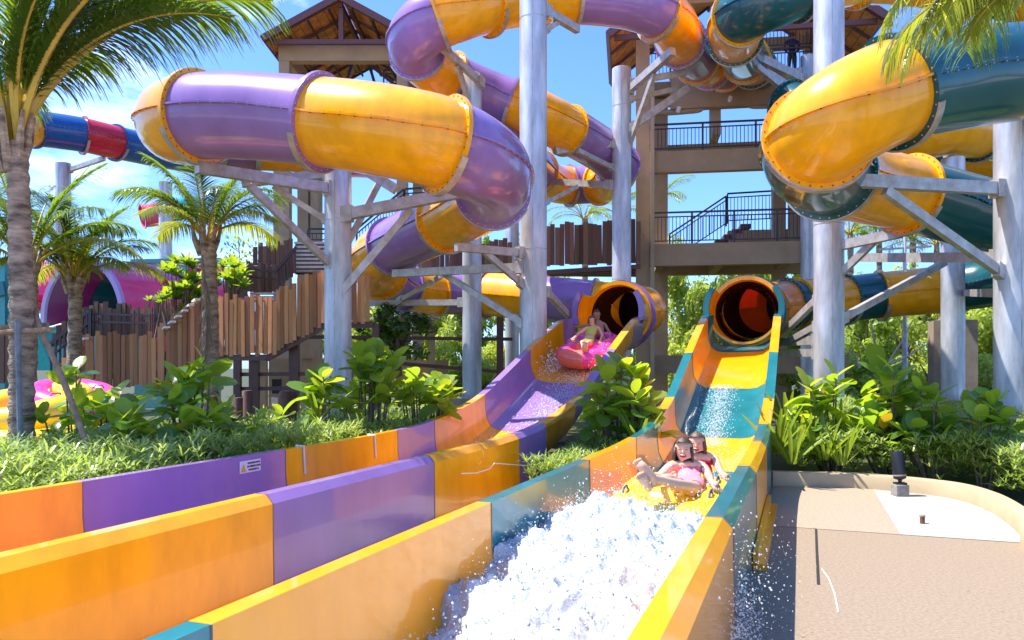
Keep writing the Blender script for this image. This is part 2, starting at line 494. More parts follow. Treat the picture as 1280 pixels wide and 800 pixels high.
def flange(root, sec, c, fr_, mat, bolt, r0=RT, r1=.765, th=.035, nb=30, cradle=True, bolts=True):
    t, s, u = fr_
    mb = MB(); n = 36; vs = []; fs = []
    for (r_, h_) in ((r0 - .01, -th), (r1, -th), (r1, th), (r0 - .01, th)):
        for k in range(n):
            a = 2 * math.pi * k / n; vs.append(c + t * h_ + s * (math.cos(a) * r_) + u * (math.sin(a) * r_))
    for i in range(4):
        for k in range(n):
            k2 = (k + 1) % n; i2 = (i + 1) % 4
            fs.append((i * n + k, i * n + k2, i2 * n + k2, i2 * n + k))
    mb.add(vs, fs)
    obj('flange', mb, mat, sec, smooth=30)
    if bolts:
        mb = MB()
        rm = (r0 + r1) / 2 + .005
        for k in range(nb):
            a = 2 * math.pi * (k + .5) / nb
            d = s * math.cos(a) + u * math.sin(a)
            p = c + d * rm; tt = t.cross(d)
            mb.box(p, t * (th + .009), d * .009, tt * .009)
        tag(obj('bolts', mb, bolt, sec), kind='stuff')
    if cradle:
        mb = MB(); vs = []; fs = []; m = 14
        for k in range(m + 1):
            a = math.pi * (1.15 + .70 * k / m); d = s * math.cos(a) + u * math.sin(a)
            for r_, h_ in ((r1 + .004, -.05), (r1 + .03, -.05), (r1 + .03, .05), (r1 + .004, .05)): vs.append(c + d * r_ + t * h_)
        for k in range(m):
            for j in range(4): fs.append((k * 4 + j, k * 4 + (j + 1) % 4, k * 4 + 4 + (j + 1) % 4, k * 4 + 4 + j))
        mb.add(vs, fs); obj('cradle', mb, m_steelw, sec, smooth=30)

def tube_slide(root, ctrl, sections, per=10, r=RT, nseg=36, cradle=True, bolts=True, shade_lined=0, seams=True):
    """ctrl: control points; sections: (first index, last index, material, bolt material)"""
    P = tube_path(ctrl, per)
    FR = frames(P)
    for si, (i0, i1, mat, bolt) in enumerate(sections):
        a = int(round(i0 * per)); b = min(int(round(i1 * per)), len(P) - 1)
        mb = MB(); vs = []; fs = []
        for i in range(a, b + 1):
            t, s, u = FR[i]
            for k in range(nseg):
                an = 2 * math.pi * k / nseg
                vs.append(P[i] + s * (math.cos(an) * r) + u * (math.sin(an) * r))
        for i in range(b - a):
            for k in range(nseg):
                k2 = (k + 1) % nseg
                fs.append((i * nseg + k, i * nseg + k2, (i + 1) * nseg + k2, (i + 1) * nseg + k))
        mb.add(vs, fs)
        sec = obj('tube_section', mb, mat, root, smooth=180)
        if si < shade_lined:
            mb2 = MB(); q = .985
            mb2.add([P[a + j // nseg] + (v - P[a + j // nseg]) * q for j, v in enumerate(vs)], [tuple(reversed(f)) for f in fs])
            obj('shade_lining', mb2, m_tubeshade, sec, smooth=180)  # added inner skin, coloured dark as the shade down the tube
        if not (shade_lined and si == 0): flange(root, sec, P[a], FR[a], mat, bolt, r, r + .08, cradle=cradle and a > 30, bolts=bolts)
        if seams:
            mb = MB()
            for sg in (-1, 1):
                vs = []; fs = []
                for i in range(a, b + 1):
                    t, s, u = FR[i]; e = s * sg
                    for x, z in ((r - .01, -.016), (r + .045, -.016), (r + .045, .016), (r - .01, .016)): vs.append(P[i] + e * x + u * z)
                for i in range(b - a):
                    for j in range(4): fs.append((i * 4 + j, i * 4 + (j + 1) % 4, i * 4 + 4 + (j + 1) % 4, i * 4 + 4 + j))
                mb.add(vs, fs)
            obj('seam_flange', mb, mat, sec, smooth=30)
            if bolts:
                mb = MB(); acc = 0
                for i in range(a + 1, b):
                    acc += (P[i] - P[i - 1]).length
                    if acc > .16:
                        acc = 0; t, s, u = FR[i]
                        for sg in (-1, 1): mb.box(P[i] + s * (sg * (r + .024)), t * .009, s * .010, u * .025)
                if mb.v: tag(obj('seam_bolts', mb, bolt, sec), kind='stuff')

def mouth(root, tc, z, matO, matEdge, matTrough, cl=1.0):
    """flared collar and half-pipe adapter between tube and chute, along the lane"""
    s1 = 20.25
    def ring(sv, r_, a0, a1, m):
        return [lane(sv, tc + math.cos(a) * r_, z + math.sin(a) * r_) for a in [lerp(a0, a1, k / m) for k in range(m + 1)]]
    def shell(name, mat, prof, a0, a1, m, parent, smooth=30):
        mb = MB(); vs = []; fs = []; closed = abs(a1 - a0 - 2 * math.pi) < 1e-6
        for sv, r_ in prof: vs += ring(sv, r_, a0, a1, m)
        n = m + 1; k = len(prof)
        for i in range(k):
            i2 = (i + 1) % k
            for j in range(m): fs.append((i * n + j, i * n + j + 1, i2 * n + j + 1, i2 * n + j))
        if not closed:
            fs.append(tuple(i * n for i in range(k))); fs.append(tuple(i * n + m for i in range(k))[::-1])
        mb.add(vs, fs); return obj(name, mb, mat, parent, smooth=smooth)
    col = shell('mouth_collar', matO, [(s1 - .12, .80), (s1 - .12, .90), (s1 + .25, .88), (s1 + cl, RT + .03), (s1 + cl, RT + .004), (s1 + .2, .78)], 0, 2 * math.pi, 44, root)
    shell('collar_flange', matEdge, [(s1 + .26, .87), (s1 + .26, .96), (s1 + .33, .96), (s1 + .33, .86)], 0, 2 * math.pi, 44, col)
    shell('collar_shade_lining', m_tubeshade, [(s1 + .16, .79), (s1 + cl - .02, RT + .002), (s1 + cl, RT - .012), (s1 + .16, .77)], 0, 2 * math.pi, 44, col)  # added dark cone, shade of the mouth put into its colour
    a0, a1 = -math.pi - .62, .62
    tr = shell('mouth_trough', matTrough, [(s1 - 1.15, .80), (s1 - 1.15, .86), (s1 - .13, .86), (s1 - .13, .80)], a0, a1, 30, root)
    for b0, b1 in ((a0, -math.pi + .35), (-.35, a1)): shell('trough_edge', matEdge, [(s1 - 1.28, .795), (s1 - 1.28, .93), (s1 - 1.16, .93), (s1 - 1.16, .795)], b0, b1, 12, tr)

ZM = 3.12
mouth(slideA, TA + .04, ZM, m_orange, m_purple, m_orange, .65)
mouth(slideB, TB, ZM, m_orange, m_tealc, m_orange)

A = [lane(20.62, TA + .04, ZM + .02), lane(20.86, TA + .05, ZM + .025), at(802, 388, 21.65), at(782, 385, 22.25), at(742, 380, 22.55), at(695, 375, 22.95), at(648, 371, 23.7), at(600, 367, 24.5), at(556, 366, 24.3),
     at(513, 362, 23.4), at(482, 348, 22.3), at(469, 325, 20.9), at(500, 303, 19.4), at(552, 278, 17.8), at(592, 256, 16.5), at(616, 238, 15.2),
     at(615, 214, 13.4), at(588, 194, 12.2), at(548, 178, 11.7), at(500, 167, 11.65), at(450, 159, 11.8), at(402, 153, 12.1), at(350, 148, 12.35), at(300, 145, 12.5), at(250, 146, 12.7),
     at(222, 152, 13.3), at(232, 160, 14.6), at(290, 168, 15.3), at(360, 172, 15.8), at(420, 180, 16.5), at(475, 184, 17.5), at(560, 190, 19.6), at(635, 188, 22.5), at(690, 228, 27.4),
     at(732, 231, 28.2), at(762, 226, 27.2), at(772, 208, 25.2), at(752, 188, 24.3), at(714, 165, 22.9), at(664, 140, 21.8), at(612, 120, 21.6), at(566, 100, 21.2), at(534, 78, 20.4), at(518, 54, 19.4),
     at(532, 32, 18.7), at(562, 18, 18.6), at(608, 6, 19.2), at(650, -1, 19.8), at(700, -4, 20.2), at(750, -2, 20.4), at(800, 6, 20.6), at(836, 26, 21.3), at(852, 54, 23), at(872, 76, 25.4), at(900, 86, 27.4), at(935, 88, 29.5)]
o_, p_ = (m_orange, m_boltd), (m_purple, m_boltl)
secA = [(0, 4.05, *o_), (4.05, 5.45, *p_), (5.45, 6.75, *o_), (6.75, 8.15, *p_), (8.15, 9.2, *o_), (9.2, 10.2, *p_), (10.2, 11.8, *o_), (11.8, 13.1, *p_), (13.1, 15, *o_),
        (15, 17.85, *p_), (17.85, 21, *o_), (21, 24.05, *p_), (24.05, 26.7, *o_), (26.7, 27.45, *p_), (27.45, 29, *o_), (29, 30.6, *p_), (30.6, 31.4, *o_), (31.4, 32.6, *p_), (32.6, 33.5, *o_),
        (33.5, 34.5, *p_), (34.5, 36.1, *o_), (36.1, 38.1, *p_), (38.1, 39.5, *o_), (39.5, 41.1, *p_), (41.1, 42.6, *o_), (42.6, 44.55, *p_), (44.55, 46, *o_), (46, 48.4, *o_),
        (48.4, 50.6, *p_), (50.6, 51.9, *o_), (51.9, 53, *p_), (53, 53.6, *o_), (53.6, 54.2, *p_), (54.2, 54.7, *o_), (54.7, 55, *p_)]
tube_slide(slideA, A, secA, shade_lined=5)

B = [lane(20.95, TB, ZM + .02), lane(21.2, TB + .01, ZM + .03), at(958, 384, 21.3), at(985, 381, 21.8), at(1012, 378, 22.2), at(1055, 374, 22.8), at(1100, 369, 23.0), at(1155, 364, 22.6), at(1200, 359, 22.2), at(1250, 351, 21.4), at(1310, 338, 19.8), at(1345, 318, 17.6),
     at(1310, 292, 15.6), at(1240, 272, 14.9), at(1190, 258, 14.8), at(1135, 243, 14.5), at(1085, 232, 13.9), at(1040, 219, 12.9), at(1015, 200, 11.6), at(1022, 172, 10.6), at(1060, 143, 10.2),
     at(1115, 116, 10.3), at(1172, 103, 10.6), at(1230, 95, 10.9), at(1310, 88, 11.6), at(1420, 84, 13), at(1480, 60, 15), at(1420, 25, 18), at(1310, 0, 20), at(1190, -20, 20.5), at(1090, -30, 19.8), at(1010, -16, 19), at(955, 4, 18.8),
     at(922, 24, 19.8), at(920, 50, 22), at(932, 74, 25), at(950, 88, 28)]
ob, tb = (m_orange, m_boltd), (m_teal, m_boltl)
secB = [(0, 1.8, *ob), (1.8, 2.9, m_glow, m_boltl), (2.9, 3.35, *tb), (3.35, 5, *ob), (5, 6, *tb), (6, 8, *ob), (8, 12, *tb), (12, 12.6, *ob), (12.6, 15, *tb), (15, 17.1, *ob), (17.1, 19, *tb), (19, 21, *ob),
        (21, 26, *tb), (26, 28.3, *ob), (28.3, 29, *tb), (29, 30.2, *ob), (30.2, 31.2, *ob), (31.2, 32.85, *tb), (32.85, 33.9, *ob), (33.9, 35, *tb), (35, 35.5, *ob), (35.5, 36, *tb)]
tube_slide(slideB, B, secB, shade_lined=1)

# a third tube crossing behind the teal loop
slideC = thing('rear_tube_slide', 'orange and teal tube crossing behind the big teal loop at right', 'water slide', at(1180, 172, 21) * 1.0)
Cc = [at(985, 130, 24), at(1060, 160, 22), at(1112, 170, 20.5), at(1150, 166, 19.6), at(1185, 160, 19.6), at(1225, 165, 20.2), at(1290, 172, 21), at(1400, 180, 22)]
tube_slide(slideC, Cc, [(0, 2.2, *tb), (2.2, 5.0, *ob), (5.0, 7.0, *tb)])
slideD = thing('rear_tube_slide', 'orange tube section showing below its neighbour at far right', 'water slide', at(1240, 196, 24))
Dd = [at(1150, 206, 25), at(1205, 199, 24.5), at(1260, 196, 24), at(1330, 190, 24), at(1420, 180, 24)]
tube_slide(slideD, Dd, [(0, 1, *tb), (1, 4, *ob)])

# far slides at the left
slideE = thing('blue_red_slide', 'distant blue and red tube slide high behind the left palm', 'water slide', at(110, 165, 31))
E = [at(-40, 172, 27), at(20, 164, 29), at(45, 161, 30), at(100, 168, 31), at(140, 177, 32), at(190, 188, 34), at(240, 198, 36)]
tube_slide(slideE, E, [(0, 1.9, m_orange, m_boltd), (1.9, 3.1, m_blue, m_boltl), (3.1, 4.1, m_red, m_boltl), (4.1, 6, m_blue, m_boltl)])
slideG = thing('pink_tube_slide', 'short pink tube section far away left of a grey column', 'water slide', at(200, 268, 46))
tube_slide(slideG, [at(178, 270, 46), at(196, 268, 46.5), at(222, 262, 48), at(245, 258, 50)], [(0, 1.5, m_pink, m_boltl), (1.5, 3, m_green, m_boltl)], cradle=False, bolts=False)

# ------------------------------------------------------------------ galvanised columns with their brackets
def column(px, Y, D, ytop, ybase, label, arms=(), foot=None, group='galvanised slide support columns'):
    b = at(px, 460, Y); zt = 1.7 + (460 - ytop) / F_ * Y; zb = 1.7 + (460 - ybase) / F_ * Y
    o = thing('support_column', label, 'column', (b.x, b.y, 0.0), group)
    mb = MB(); mb.lathe((b.x, b.y, zb), [(D / 2, 0), (D / 2, zt - zb - .01), (D / 2 - .012, zt - zb), (D / 2 - .05, zt - zb), (D / 2 - .05, zt - zb - .12)], 32)
    sh = obj('shaft', mb, m_steel, o, smooth=30)
    mb = MB(); an = -1.75 + (px % 7) * .06; d_ = Vector((math.cos(an), math.sin(an), 0)) * (D / 2 + .001); c_ = Vector((b.x, b.y, zb)) + d_
    mb.box(c_ + Vector((0, 0, (zt - zb) / 2)), Vector((-d_.y, d_.x, 0)).normalized() * .008, d_.normalized() * .004, (0, 0, (zt - zb) / 2 - .02)); obj('weld_seam', mb, m_steelw, sh)
    zc = zb + 4.2
    while zc < zt - 1:
        mb = MB(); mb.lathe((b.x, b.y, zc), [(D / 2 - .01, -.012), (D / 2 + .006, -.006), (D / 2 + .006, .006), (D / 2 - .01, .012)], 28); obj('weld_ring', mb, m_steelw, sh, smooth=40); zc += 5.3
    mb = MB(); mb.lathe((b.x, b.y, zb), [(D / 2 + .16, -.03), (D / 2 + .16, .012), (D / 2 + .03, .012), (D / 2 + .01, .014)], 32)
    bp = obj('base_plate', mb, m_steelw, o, smooth=30)
    mb = MB()
    for k in range(16):
        a = 2 * math.pi * k / 16
        mb.lathe((b.x + math.cos(a) * (D / 2 + .09), b.y + math.sin(a) * (D / 2 + .09), zb + .012), [(.022, 0), (.022, .06), (.012, .06), (.012, .1)], 6)
    tag(obj('anchor_bolts', mb, m_steelw, bp), kind='stuff')
    if zb > .05:
        mb = MB(); w_ = D / 2 + .30
        mb.box((b.x, b.y, (zb - .03) / 2), V * w_, U * w_, (0, 0, (zb - .03) / 2))
        obj('footing', mb, m_foot, o)
    for (kind, p, q, sz) in arms:
        P, Q = at(*p), at(*q)
        mb = MB(); mb.beam(P, Q, sz * .8, sz)
        mb.mi = 0
        d = (Q - P).normalized()
        nm = {'a': 'bracket_arm', 's': 'strut'}[kind]
        arm = obj(nm, mb, m_steelw, o)
        mb = MB()                                    # clevis plates where it meets the column
        n_ = Vector((P.x - b.x, P.y - b.y, 0))
        mb.box(P, d * .11, Vector((0, 0, 1)).cross(d).normalized() * (sz * .4 + .02), (0, 0, sz * .5 + .05) if abs(d.z) < .9 else (.1, 0, 0))
        obj('end_plate', mb, m_steelw, arm)
    return o

column(422.5, 15, .52, 200, 545, 'column standing left of centre below the front purple loop', [
    ('a', (413, 236, 14.85), (246, 209, 12.75), .19), ('s', (414, 332, 14.85), (312, 232, 13.6), .13), ('a', (410, 217, 15), (302, 229, 14.6), .16), ('s', (408, 276, 15), (342, 233, 14.9), .11),
    ('a', (434, 268, 14.85), (578, 240, 14.6), .21), ('s', (433, 358, 14.85), (514, 262, 15.0), .14), ('a', (436, 200, 15.1), (495, 237, 15.0), .19), ('s', (438, 298, 15.1), (474, 228, 15.4), .12)], foot=1)
column(666.5, 17.7, .63, -120, 540, 'tallest column, at centre, running out of the top of the photo', [
    ('a', (651, 316, 17.5), (570, 309, 16.4), .17), ('s', (651, 354, 17.5), (606, 315, 16.9), .13), ('a', (651, 334, 17.6), (492, 342, 19.4), .19), ('s', (650, 402, 17.6), (556, 343, 19.0), .14),
    ('a', (683, 14, 17.8), (722, 37, 18.8), .18), ('s', (683, 37, 17.8), (700, 26, 18.3), .12), ('a', (684, 366, 17.8), (712, 396, 20.0), .16)])
column(777, 23.6, .585, 86, 520, 'column left of the concrete tower with brackets on both sides', [
    ('a', (766, 180, 23.5), (694, 189, 22.4), .19), ('s', (766, 210, 23.5), (722, 188, 22.4), .14), ('a', (762, 231, 23.5), (684, 227, 25.6), .20), ('s', (683, 253, 24), (722, 233, 24.4), .13),
    ('a', (787, 112, 23.5), (841, 64, 21.2), .22), ('s', (787, 103, 23.5), (858, 90, 23.2), .17), ('a', (788, 160, 23.5), (860, 110, 23.6), .22), ('s', (787, 180, 23.5), (818, 92, 22.2), .15), ('s', (788, 124, 23.5), (862, 107, 24), .14)], foot=1)
column(590, 20.4, .51, 93, 496, 'slimmer column between two plank walkways left of centre', [
    ('a', (600, 102, 20.2), (553, 60, 19.2), .17), ('s', (586, 128, 20.2), (571, 82, 19.6), .12), ('a', (578, 378, 20.4), (464, 379, 21.7), .16), ('s', (500, 376, 21.2), (552, 345, 20), .12)], foot=1)
column(1036, 16.2, .61, -140, 530, 'thick column right of the red tube mouth, running out of frame', [
    ('a', (1046, 308, 16.1), (1126, 291, 15.0), .19), ('s', (1046, 347, 16.1), (1092, 302, 15.5), .14), ('s', (1054, 397, 16.3), (1181, 328, 18.5), .15), ('s', (1022, 374, 16.3), (976, 419, 18.6), .15),
    ('s', (1022, 407, 16.3), (988, 426, 17.6), .14), ('a', (1022, 441, 16.4), (974, 441, 18.3), .17), ('a', (1022, 425, 16.4), (974, 428, 18.3), .19)])
column(1267, 13.1, .60, 140, 518, 'thick column at the right edge under the teal tube', [
    ('a', (1248, 236, 13.0), (1018, 223, 11.8), .20), ('s', (1250, 340, 13.0), (1106, 238, 12.2), .15), ('a', (1248, 322, 13.3), (1076, 322, 17.5), .19), ('a', (1250, 366, 13.3), (1204, 366, 20), .16)], foot=1)
column(1191, 19.6, .55, 198, 498, 'column on a brown footing behind the right-hand shrub', foot=1)
column(1010, 27, .50, 70, 512, 'column half hidden behind the thick one right of the tower', [
    ('a', (1003, 99, 26.8), (918, 58, 22.6), .26), ('s', (1000, 128, 26.8), (944, 82, 23.6), .20), ('s', (1000, 90, 27), (920, 87, 25.2), .20), ('s', (1003, 118, 26.8), (956, 88, 24.6), .18)])
column(640, 27.5, .50, 236, 512, 'slim grey column just left of the tallest one', [])
column(207, 34, .55, 228, 500, 'distant column under the pink tube at left', [])
column(79, 34, .62, 204, 500, 'distant short column behind the left palms', [('a', (88, 212, 34), (130, 198, 31.8), .18)])
column(1190, 20.6, .42, -4, 400, 'thin column under the highest tube at upper right', [])
# ------------------------------------------------------------------ concrete slide tower (right of centre)
TX = Vector((1, -.15, 0)).normalized(); TY = Vector((.15, 1, 0)).normalized()
T0 = at(808, 460, 28); T0.z = 0
def tw(a, b, z): return T0 + TX * a + TY * b + Vector((0, 0, z))
def tbox(mb, a0, a1, b0, b1, z0, z1):
    mb.box(tw((a0 + a1) / 2, (b0 + b1) / 2, (z0 + z1) / 2), TX * ((a1 - a0) / 2), TY * ((b1 - b0) / 2), (0, 0, (z1 - z0) / 2))

def railing(parent, P, Q, h, mat, nb=None, post=1.4, name='railing', lower=.12, bs=.022, top=None):
    """posts, rails and balusters from P to Q (both at the foot)"""
    P = Vector(P); Q = Vector(Q); Ln = (Q - P).length
    mb = MB(); z = Vector((0, 0, 1))
    mb.beam(P + z * h, Q + z * h, .07, .06)
    r = obj(name, mb, mat, parent)
    mb = MB(); mb.beam(P + z * (h - .16), Q + z * (h - .16), .04, .04); mb.beam(P + z * lower, Q + z * lower, .04, .04)
    obj('rail', mb, mat, r)
    n = max(1, int(Ln / post))
    for i in range(n + 1):
        mb = MB(); p = P.lerp(Q, i / n); mb.beam(p, p + z * (h - .031), .06, .06); obj('post', mb, mat, r)
    mb = MB(); n = nb or int(Ln / .13)
    for i in range(1, n):
        p = P.lerp(Q, i / n); mb.beam(p + z * (lower + .02), p + z * (h - .18), bs, bs)
    tag(obj('balusters', mb, mat, r), kind='stuff')
    return r

tower = thing('slide_tower', 'tall open taupe concrete tower with railed floors behind the two slide mouths', 'tower', T0)
def tpart(name, mat, boxes, parent=None):
    mb = MB()
    for b in boxes: tbox(mb, *b)
    return obj(name, mb, mat, parent or tower)
W = 6.6      # width; depth 6.4
def zpx(py, Y=28): return 1.7 + (460 - py) / F_ * Y
Z1, Z2, Z3 = zpx(306), zpx(191), zpx(92)
cols_ = [(-.38, .12, -.05, .6), (.32, .85, 1.6, 2.1), (4.75, 5.2, 1.6, 2.1), (W - .55, W, -.05, .6), (-.3, .25, 2.6, 3.0), (W - .5, W, 2.6, 3.0)]
for c in cols_:
    tpart('column', m_conc, [(*c, -.02, Z3 + 2.9 if c[2] < .5 and c[0] < 0 or c[0] > 6 else Z3 - .4)])
tpart('downpipe', m_conc2, [(.14, .28, -.22, -.08, -.02, Z3 - .3)])
for Zf, bot in ((Z1, zpx(333)), (Z2, zpx(217))):
    tpart('front_beam', m_conc, [(.13, W - .56, -.10, .25, bot, Zf)])
    dp = 3.0 if Zf == Z1 else .75
    tpart('floor_slab', m_conc, [(.13, W - .02, .26, dp, Zf - .22, Zf - .02)])
    if Zf == Z2: continue
    tpart('cross_beam', m_conc, [(2.45, 2.75, .27, 2.6, bot - .0, Zf - .225)])
    tpart('cross_beam', m_conc, [(.35, .62, .27, 1.59, bot - .0, Zf - .225)])
    tpart('cross_beam', m_conc, [(4.78, 5.1, .27, 1.59, bot - .0, Zf - .225)])
    tpart('rear_beam', m_conc, [(.26, W - .51, 2.62, 2.95, bot - .02, Zf - .226)])
tpart('top_slab', m_conc, [(.15, W - .05, .9, 3.0, Z3 - .28, Z3)])
tpart('fascia_beam', m_conc, [(.9, W - .6, .55, .88, Z3 - 1.15, Z3 + .02)])
tpart('rear_beam', m_conc2, [(.4, W - .1, 2.2, 2.5, zpx(172), zpx(161))])
tpart('cross_beam', m_conc2, [(2.45, 2.75, .95, 2.19, zpx(162), Z3 - .285)])
tpart('infill_wall', m_conc, [(5.22, W - .05, 1.2, 1.4, Z1, Z2 - .7)])
tpart('ground_beam', m_conc, [(-.3, W + .6, .62, .86, zpx(467), zpx(444))])
tpart('roof_beam', m_conc, [(.9, W - .56, 2.3, 2.6, Z3 + 1.55, Z3 + 2.0)])
tpart('roof_beam', m_conc, [(.12, W - .56, .0, .3, Z3 + 2.45, Z3 + 2.9)])
mb = MB(); mb.tube(catmull([tw(.3, .75, zpx(134)), tw(1.5, .75, zpx(133)), tw(2.0, .75, zpx(131)), tw(2.05, .75, zpx(122))], 5), .11, 10); obj('drain_pipe', mb, m_conc2, tower, smooth=40)
mb = MB(); mb.tube(catmull([tw(6.0, .75, zpx(130)), tw(4.3, .75, zpx(131)), tw(3.75, .75, zpx(129)), tw(3.7, .75, zpx(121))], 5), .11, 10); obj('drain_pipe', mb, m_conc2, tower, smooth=40)
for a_, z_ in ((1.15, 136), (3.0, 126)):
    mb = MB(); mb.lathe(tw(a_, .6, zpx(z_)), [(.07, 0), (.09, .1), (.08, .22)], 12, (.3, -.3, 1)); obj('spot_lamp', mb, m_white, tower, smooth=40)
r1 = railing(tower, tw(.15, .0, Z1), tw(W - .55, .0, Z1), 1.15, m_rail)
r2 = railing(tower, tw(.15, .0, Z2), tw(W - .9, .0, Z2), 1.0, m_rail)
r3 = railing(tower, tw(-.05, .8, Z3), tw(.9, .8, Z3), 1.2, m_railk)
r4 = railing(tower, tw(4.3, 1.2, Z3 + .0), tw(6.0, 1.2, Z3 + .0), 1.1, m_rail)
r5 = railing(tower, tw(4.3, 1.25, Z3 + 1.2), tw(6.0, 1.25, Z3 + 1.2), 1.25, m_rail, lower=.05)
# stair to the rear of the middle floor
st = MB(); tr = []
n = 9
for i in range(n):
    a = 1.15 + i * .33; z = Z1 - .35 + i * .20
    tbox(st, a, a + .38, 3.2, 4.4, z - .18, z)
obj('stair_flight', st, m_fascia, tower)
railing(tower, tw(1.0, 3.1, Z1 - .3), tw(3.2, 3.1, Z1 + 1.15), 1.2, m_railk, name='stair_railing')
railing(tower, tw(3.25, 3.1, Z1 + 1.25), tw(5.0, 3.1, Z1 + 1.3), 1.2, m_railk, name='landing_railing')
tpart('stair_soffit', m_conc, [(3.3, 6.2, 3.2, 4.4, Z1 + .35, Z1 + 1.0)])
tpart('stair_stringer', m_conc2, [(2.9, 6.0, 3.08, 3.19, Z1 + .15, Z1 + .34)])

def gable_roof(root, cx, hw, y0, y1, ze, rise, ax, ay, o0, overh=.0):
    """open gable seen from below: purlins, rafters, tiles, fascia; ax across, ay along the ridge"""
    def P(a, b, z): return o0 + ax * a + ay * b + Vector((0, 0, z))
    sl = math.hypot(hw, rise)
    for sg in (-1, 1):
        d = (ax * (-sg * hw) + Vector((0, 0, rise))).normalized()          # up the slope
        e0 = P(cx + sg * hw, y0, ze)
        n_ = d.cross(ay).normalized()
        if n_.z < 0: n_ = -n_
        Ln = y1 - y0
        mb = MB(); rows = max(4, int(sl / .34)); cnt = max(6, int(Ln / .30))
        for i in range(rows):
            for j in range(cnt):
                c = e0 + d * ((i + .5) * sl / rows) + ay * ((j + .5) * Ln / cnt) + n_ * (.10 + .012 * ((i + j) % 2))
                mb.box(c, d * (sl / rows * .5 - .012), ay * (Ln / cnt * .5 - .012), n_ * .018)
        tag(obj('roof_tiles', mb, m_tile, root), kind='stuff')
        mb = MB(); mb.box(e0 + d * sl / 2 + ay * Ln / 2 + n_ * .155, d * sl / 2, ay * Ln / 2, n_ * .02)
        obj('roof_skin', mb, m_fascia, root)
        k = max(3, int(Ln / 1.2))
        for j in range(k + 1):
            b = e0 + ay * (.12 + (Ln - .24) * j / k)
            mb = MB(); mb.box(b + d * sl / 2 + n_ * .0, d * (sl / 2 - .02), ay * .04, n_ * .05)
            obj('rafter', mb, m_fascia, root)
        for i in range(1, 4):
            mb = MB(); mb.box(e0 + d * (sl * i / 3.6) + ay * Ln / 2 - n_ * .10, d * .05, ay * (Ln / 2 - .01), n_ * .045)
            obj('purlin', mb, m_woodd, root)
        mb = MB(); mb.box(e0 + d * sl / 2 + ay * -.06 + n_ * .06, d * (sl / 2 + .02), ay * .04, n_ * .13)
        obj('barge_board', mb, m_fascia, root)
        mb = MB(); mb.box(e0 - d * .03 + ay * Ln / 2 + n_ * .06, d * .025, ay * (Ln / 2 + .1), n_ * .10)
        obj('fascia_board', mb, m_fascia, root)
    mb = MB(); mb.box(P(cx, y0 + .35, ze + rise / 2), ax * .09, ay * .09, (0, 0, rise / 2 - .1)); obj('king_post', mb, m_fascia, root)
    mb = MB(); mb.box(P(cx, y0 + .35, ze + .06), ax * (hw - .15), ay * .08, (0, 0, .09)); obj('tie_beam', mb, m_fascia, root)
    mb = MB(); mb.box(P(cx, (y0 + y1) / 2, ze + rise - .12), ax * .07, ay * ((y1 - y0) / 2 - .15), (0, 0, .12)); obj('ridge_beam', mb, m_fascia, root)

# local: a across from T0, b depth
gable_roof(tower, 3.25, 4.55, -1.3, 3.4, zpx(40, 26.6), 3.4, TX, TY, T0)

# ------------------------------------------------------------------ left pavilion
P0 = at(428, 460, 31); P0.z = 0
pav = thing('roofed_platform', 'left gabled tower top with terracotta roof behind the purple loop', 'tower', P0)
PX, PY = Vector((1, 0, 0)), Vector((0, 1, 0))
def pbox(name, mat, a0, a1, b0, b1, z0, z1):
    mb = MB(); mb.abox(P0.x + a0, P0.x + a1, b0 + P0.y, b1 + P0.y, z0, z1); return obj(name, mb, mat, pav)
ze = zpx(50, 30)
gable_roof(pav, 0.1, 2.95, -1.0, 6.0, ze, 1.62, PX, PY, P0)
zb0, zb1 = zpx(77, 31), zpx(56, 31)
pbox('ring_beam', m_conc, -2.55, 2.7, -.1, .3, zb0, zb1)
pbox('ring_beam', m_conc, -2.55, 2.7, 5.0, 5.4, zb0, zb1)
pbox('ring_beam', m_conc, -2.55, -2.15, .31, 4.99, zb0, zb1)
pbox('ring_beam', m_conc, 2.3, 2.7, .31, 4.99, zb0, zb1)
for a in (-2.55, 2.2):
    for b in (-.08, 4.98): pbox('column', m_conc, a, a + .42, b, b + .42, -.02, zb0)
for a0, a1 in ((-3.1, -2.8), (-2.1, -1.65), (-1.55, -1.25)):
    pbox('column', m_conc, a0, a1, 1.0, 1.4, -.02, zb0 - 2)
pbox('platform_slab', m_conc, -2.5, 2.6, .32, 4.9, zb0 - 3.2, zb0 - 2.9)
for z in (zpx(96, 32), zpx(104, 32)):
    mb = MB(); mb.beam(P0 + Vector((-2.1, 2.0, z)), P0 + Vector((2.4, 2.0, z)), .1, .16); obj('truss_beam', mb, m_fascia, pav)
for sg in (-1, 1):
    mb = MB(); mb.beam(P0 + Vector((sg * 2.2, 2.0, zpx(104, 32))), P0 + Vector((0, 2.0, zb1 + .6)), .1, .14); obj('truss_brace', mb, m_fascia, pav)
    mb = MB(); mb.beam(P0 + Vector((sg * .9 + .3, 2.2, zpx(120, 32))), P0 + Vector((sg * .3 + .3, 2.2, zb1 + .3)), .12, .12); obj('truss_brace', mb, m_rail, pav)
railing(pav, P0 + Vector((1.5, 1.0, zpx(112, 31.5))), P0 + Vector((4.2, 1.0, zpx(112, 31.5))), 1.0, m_rail)

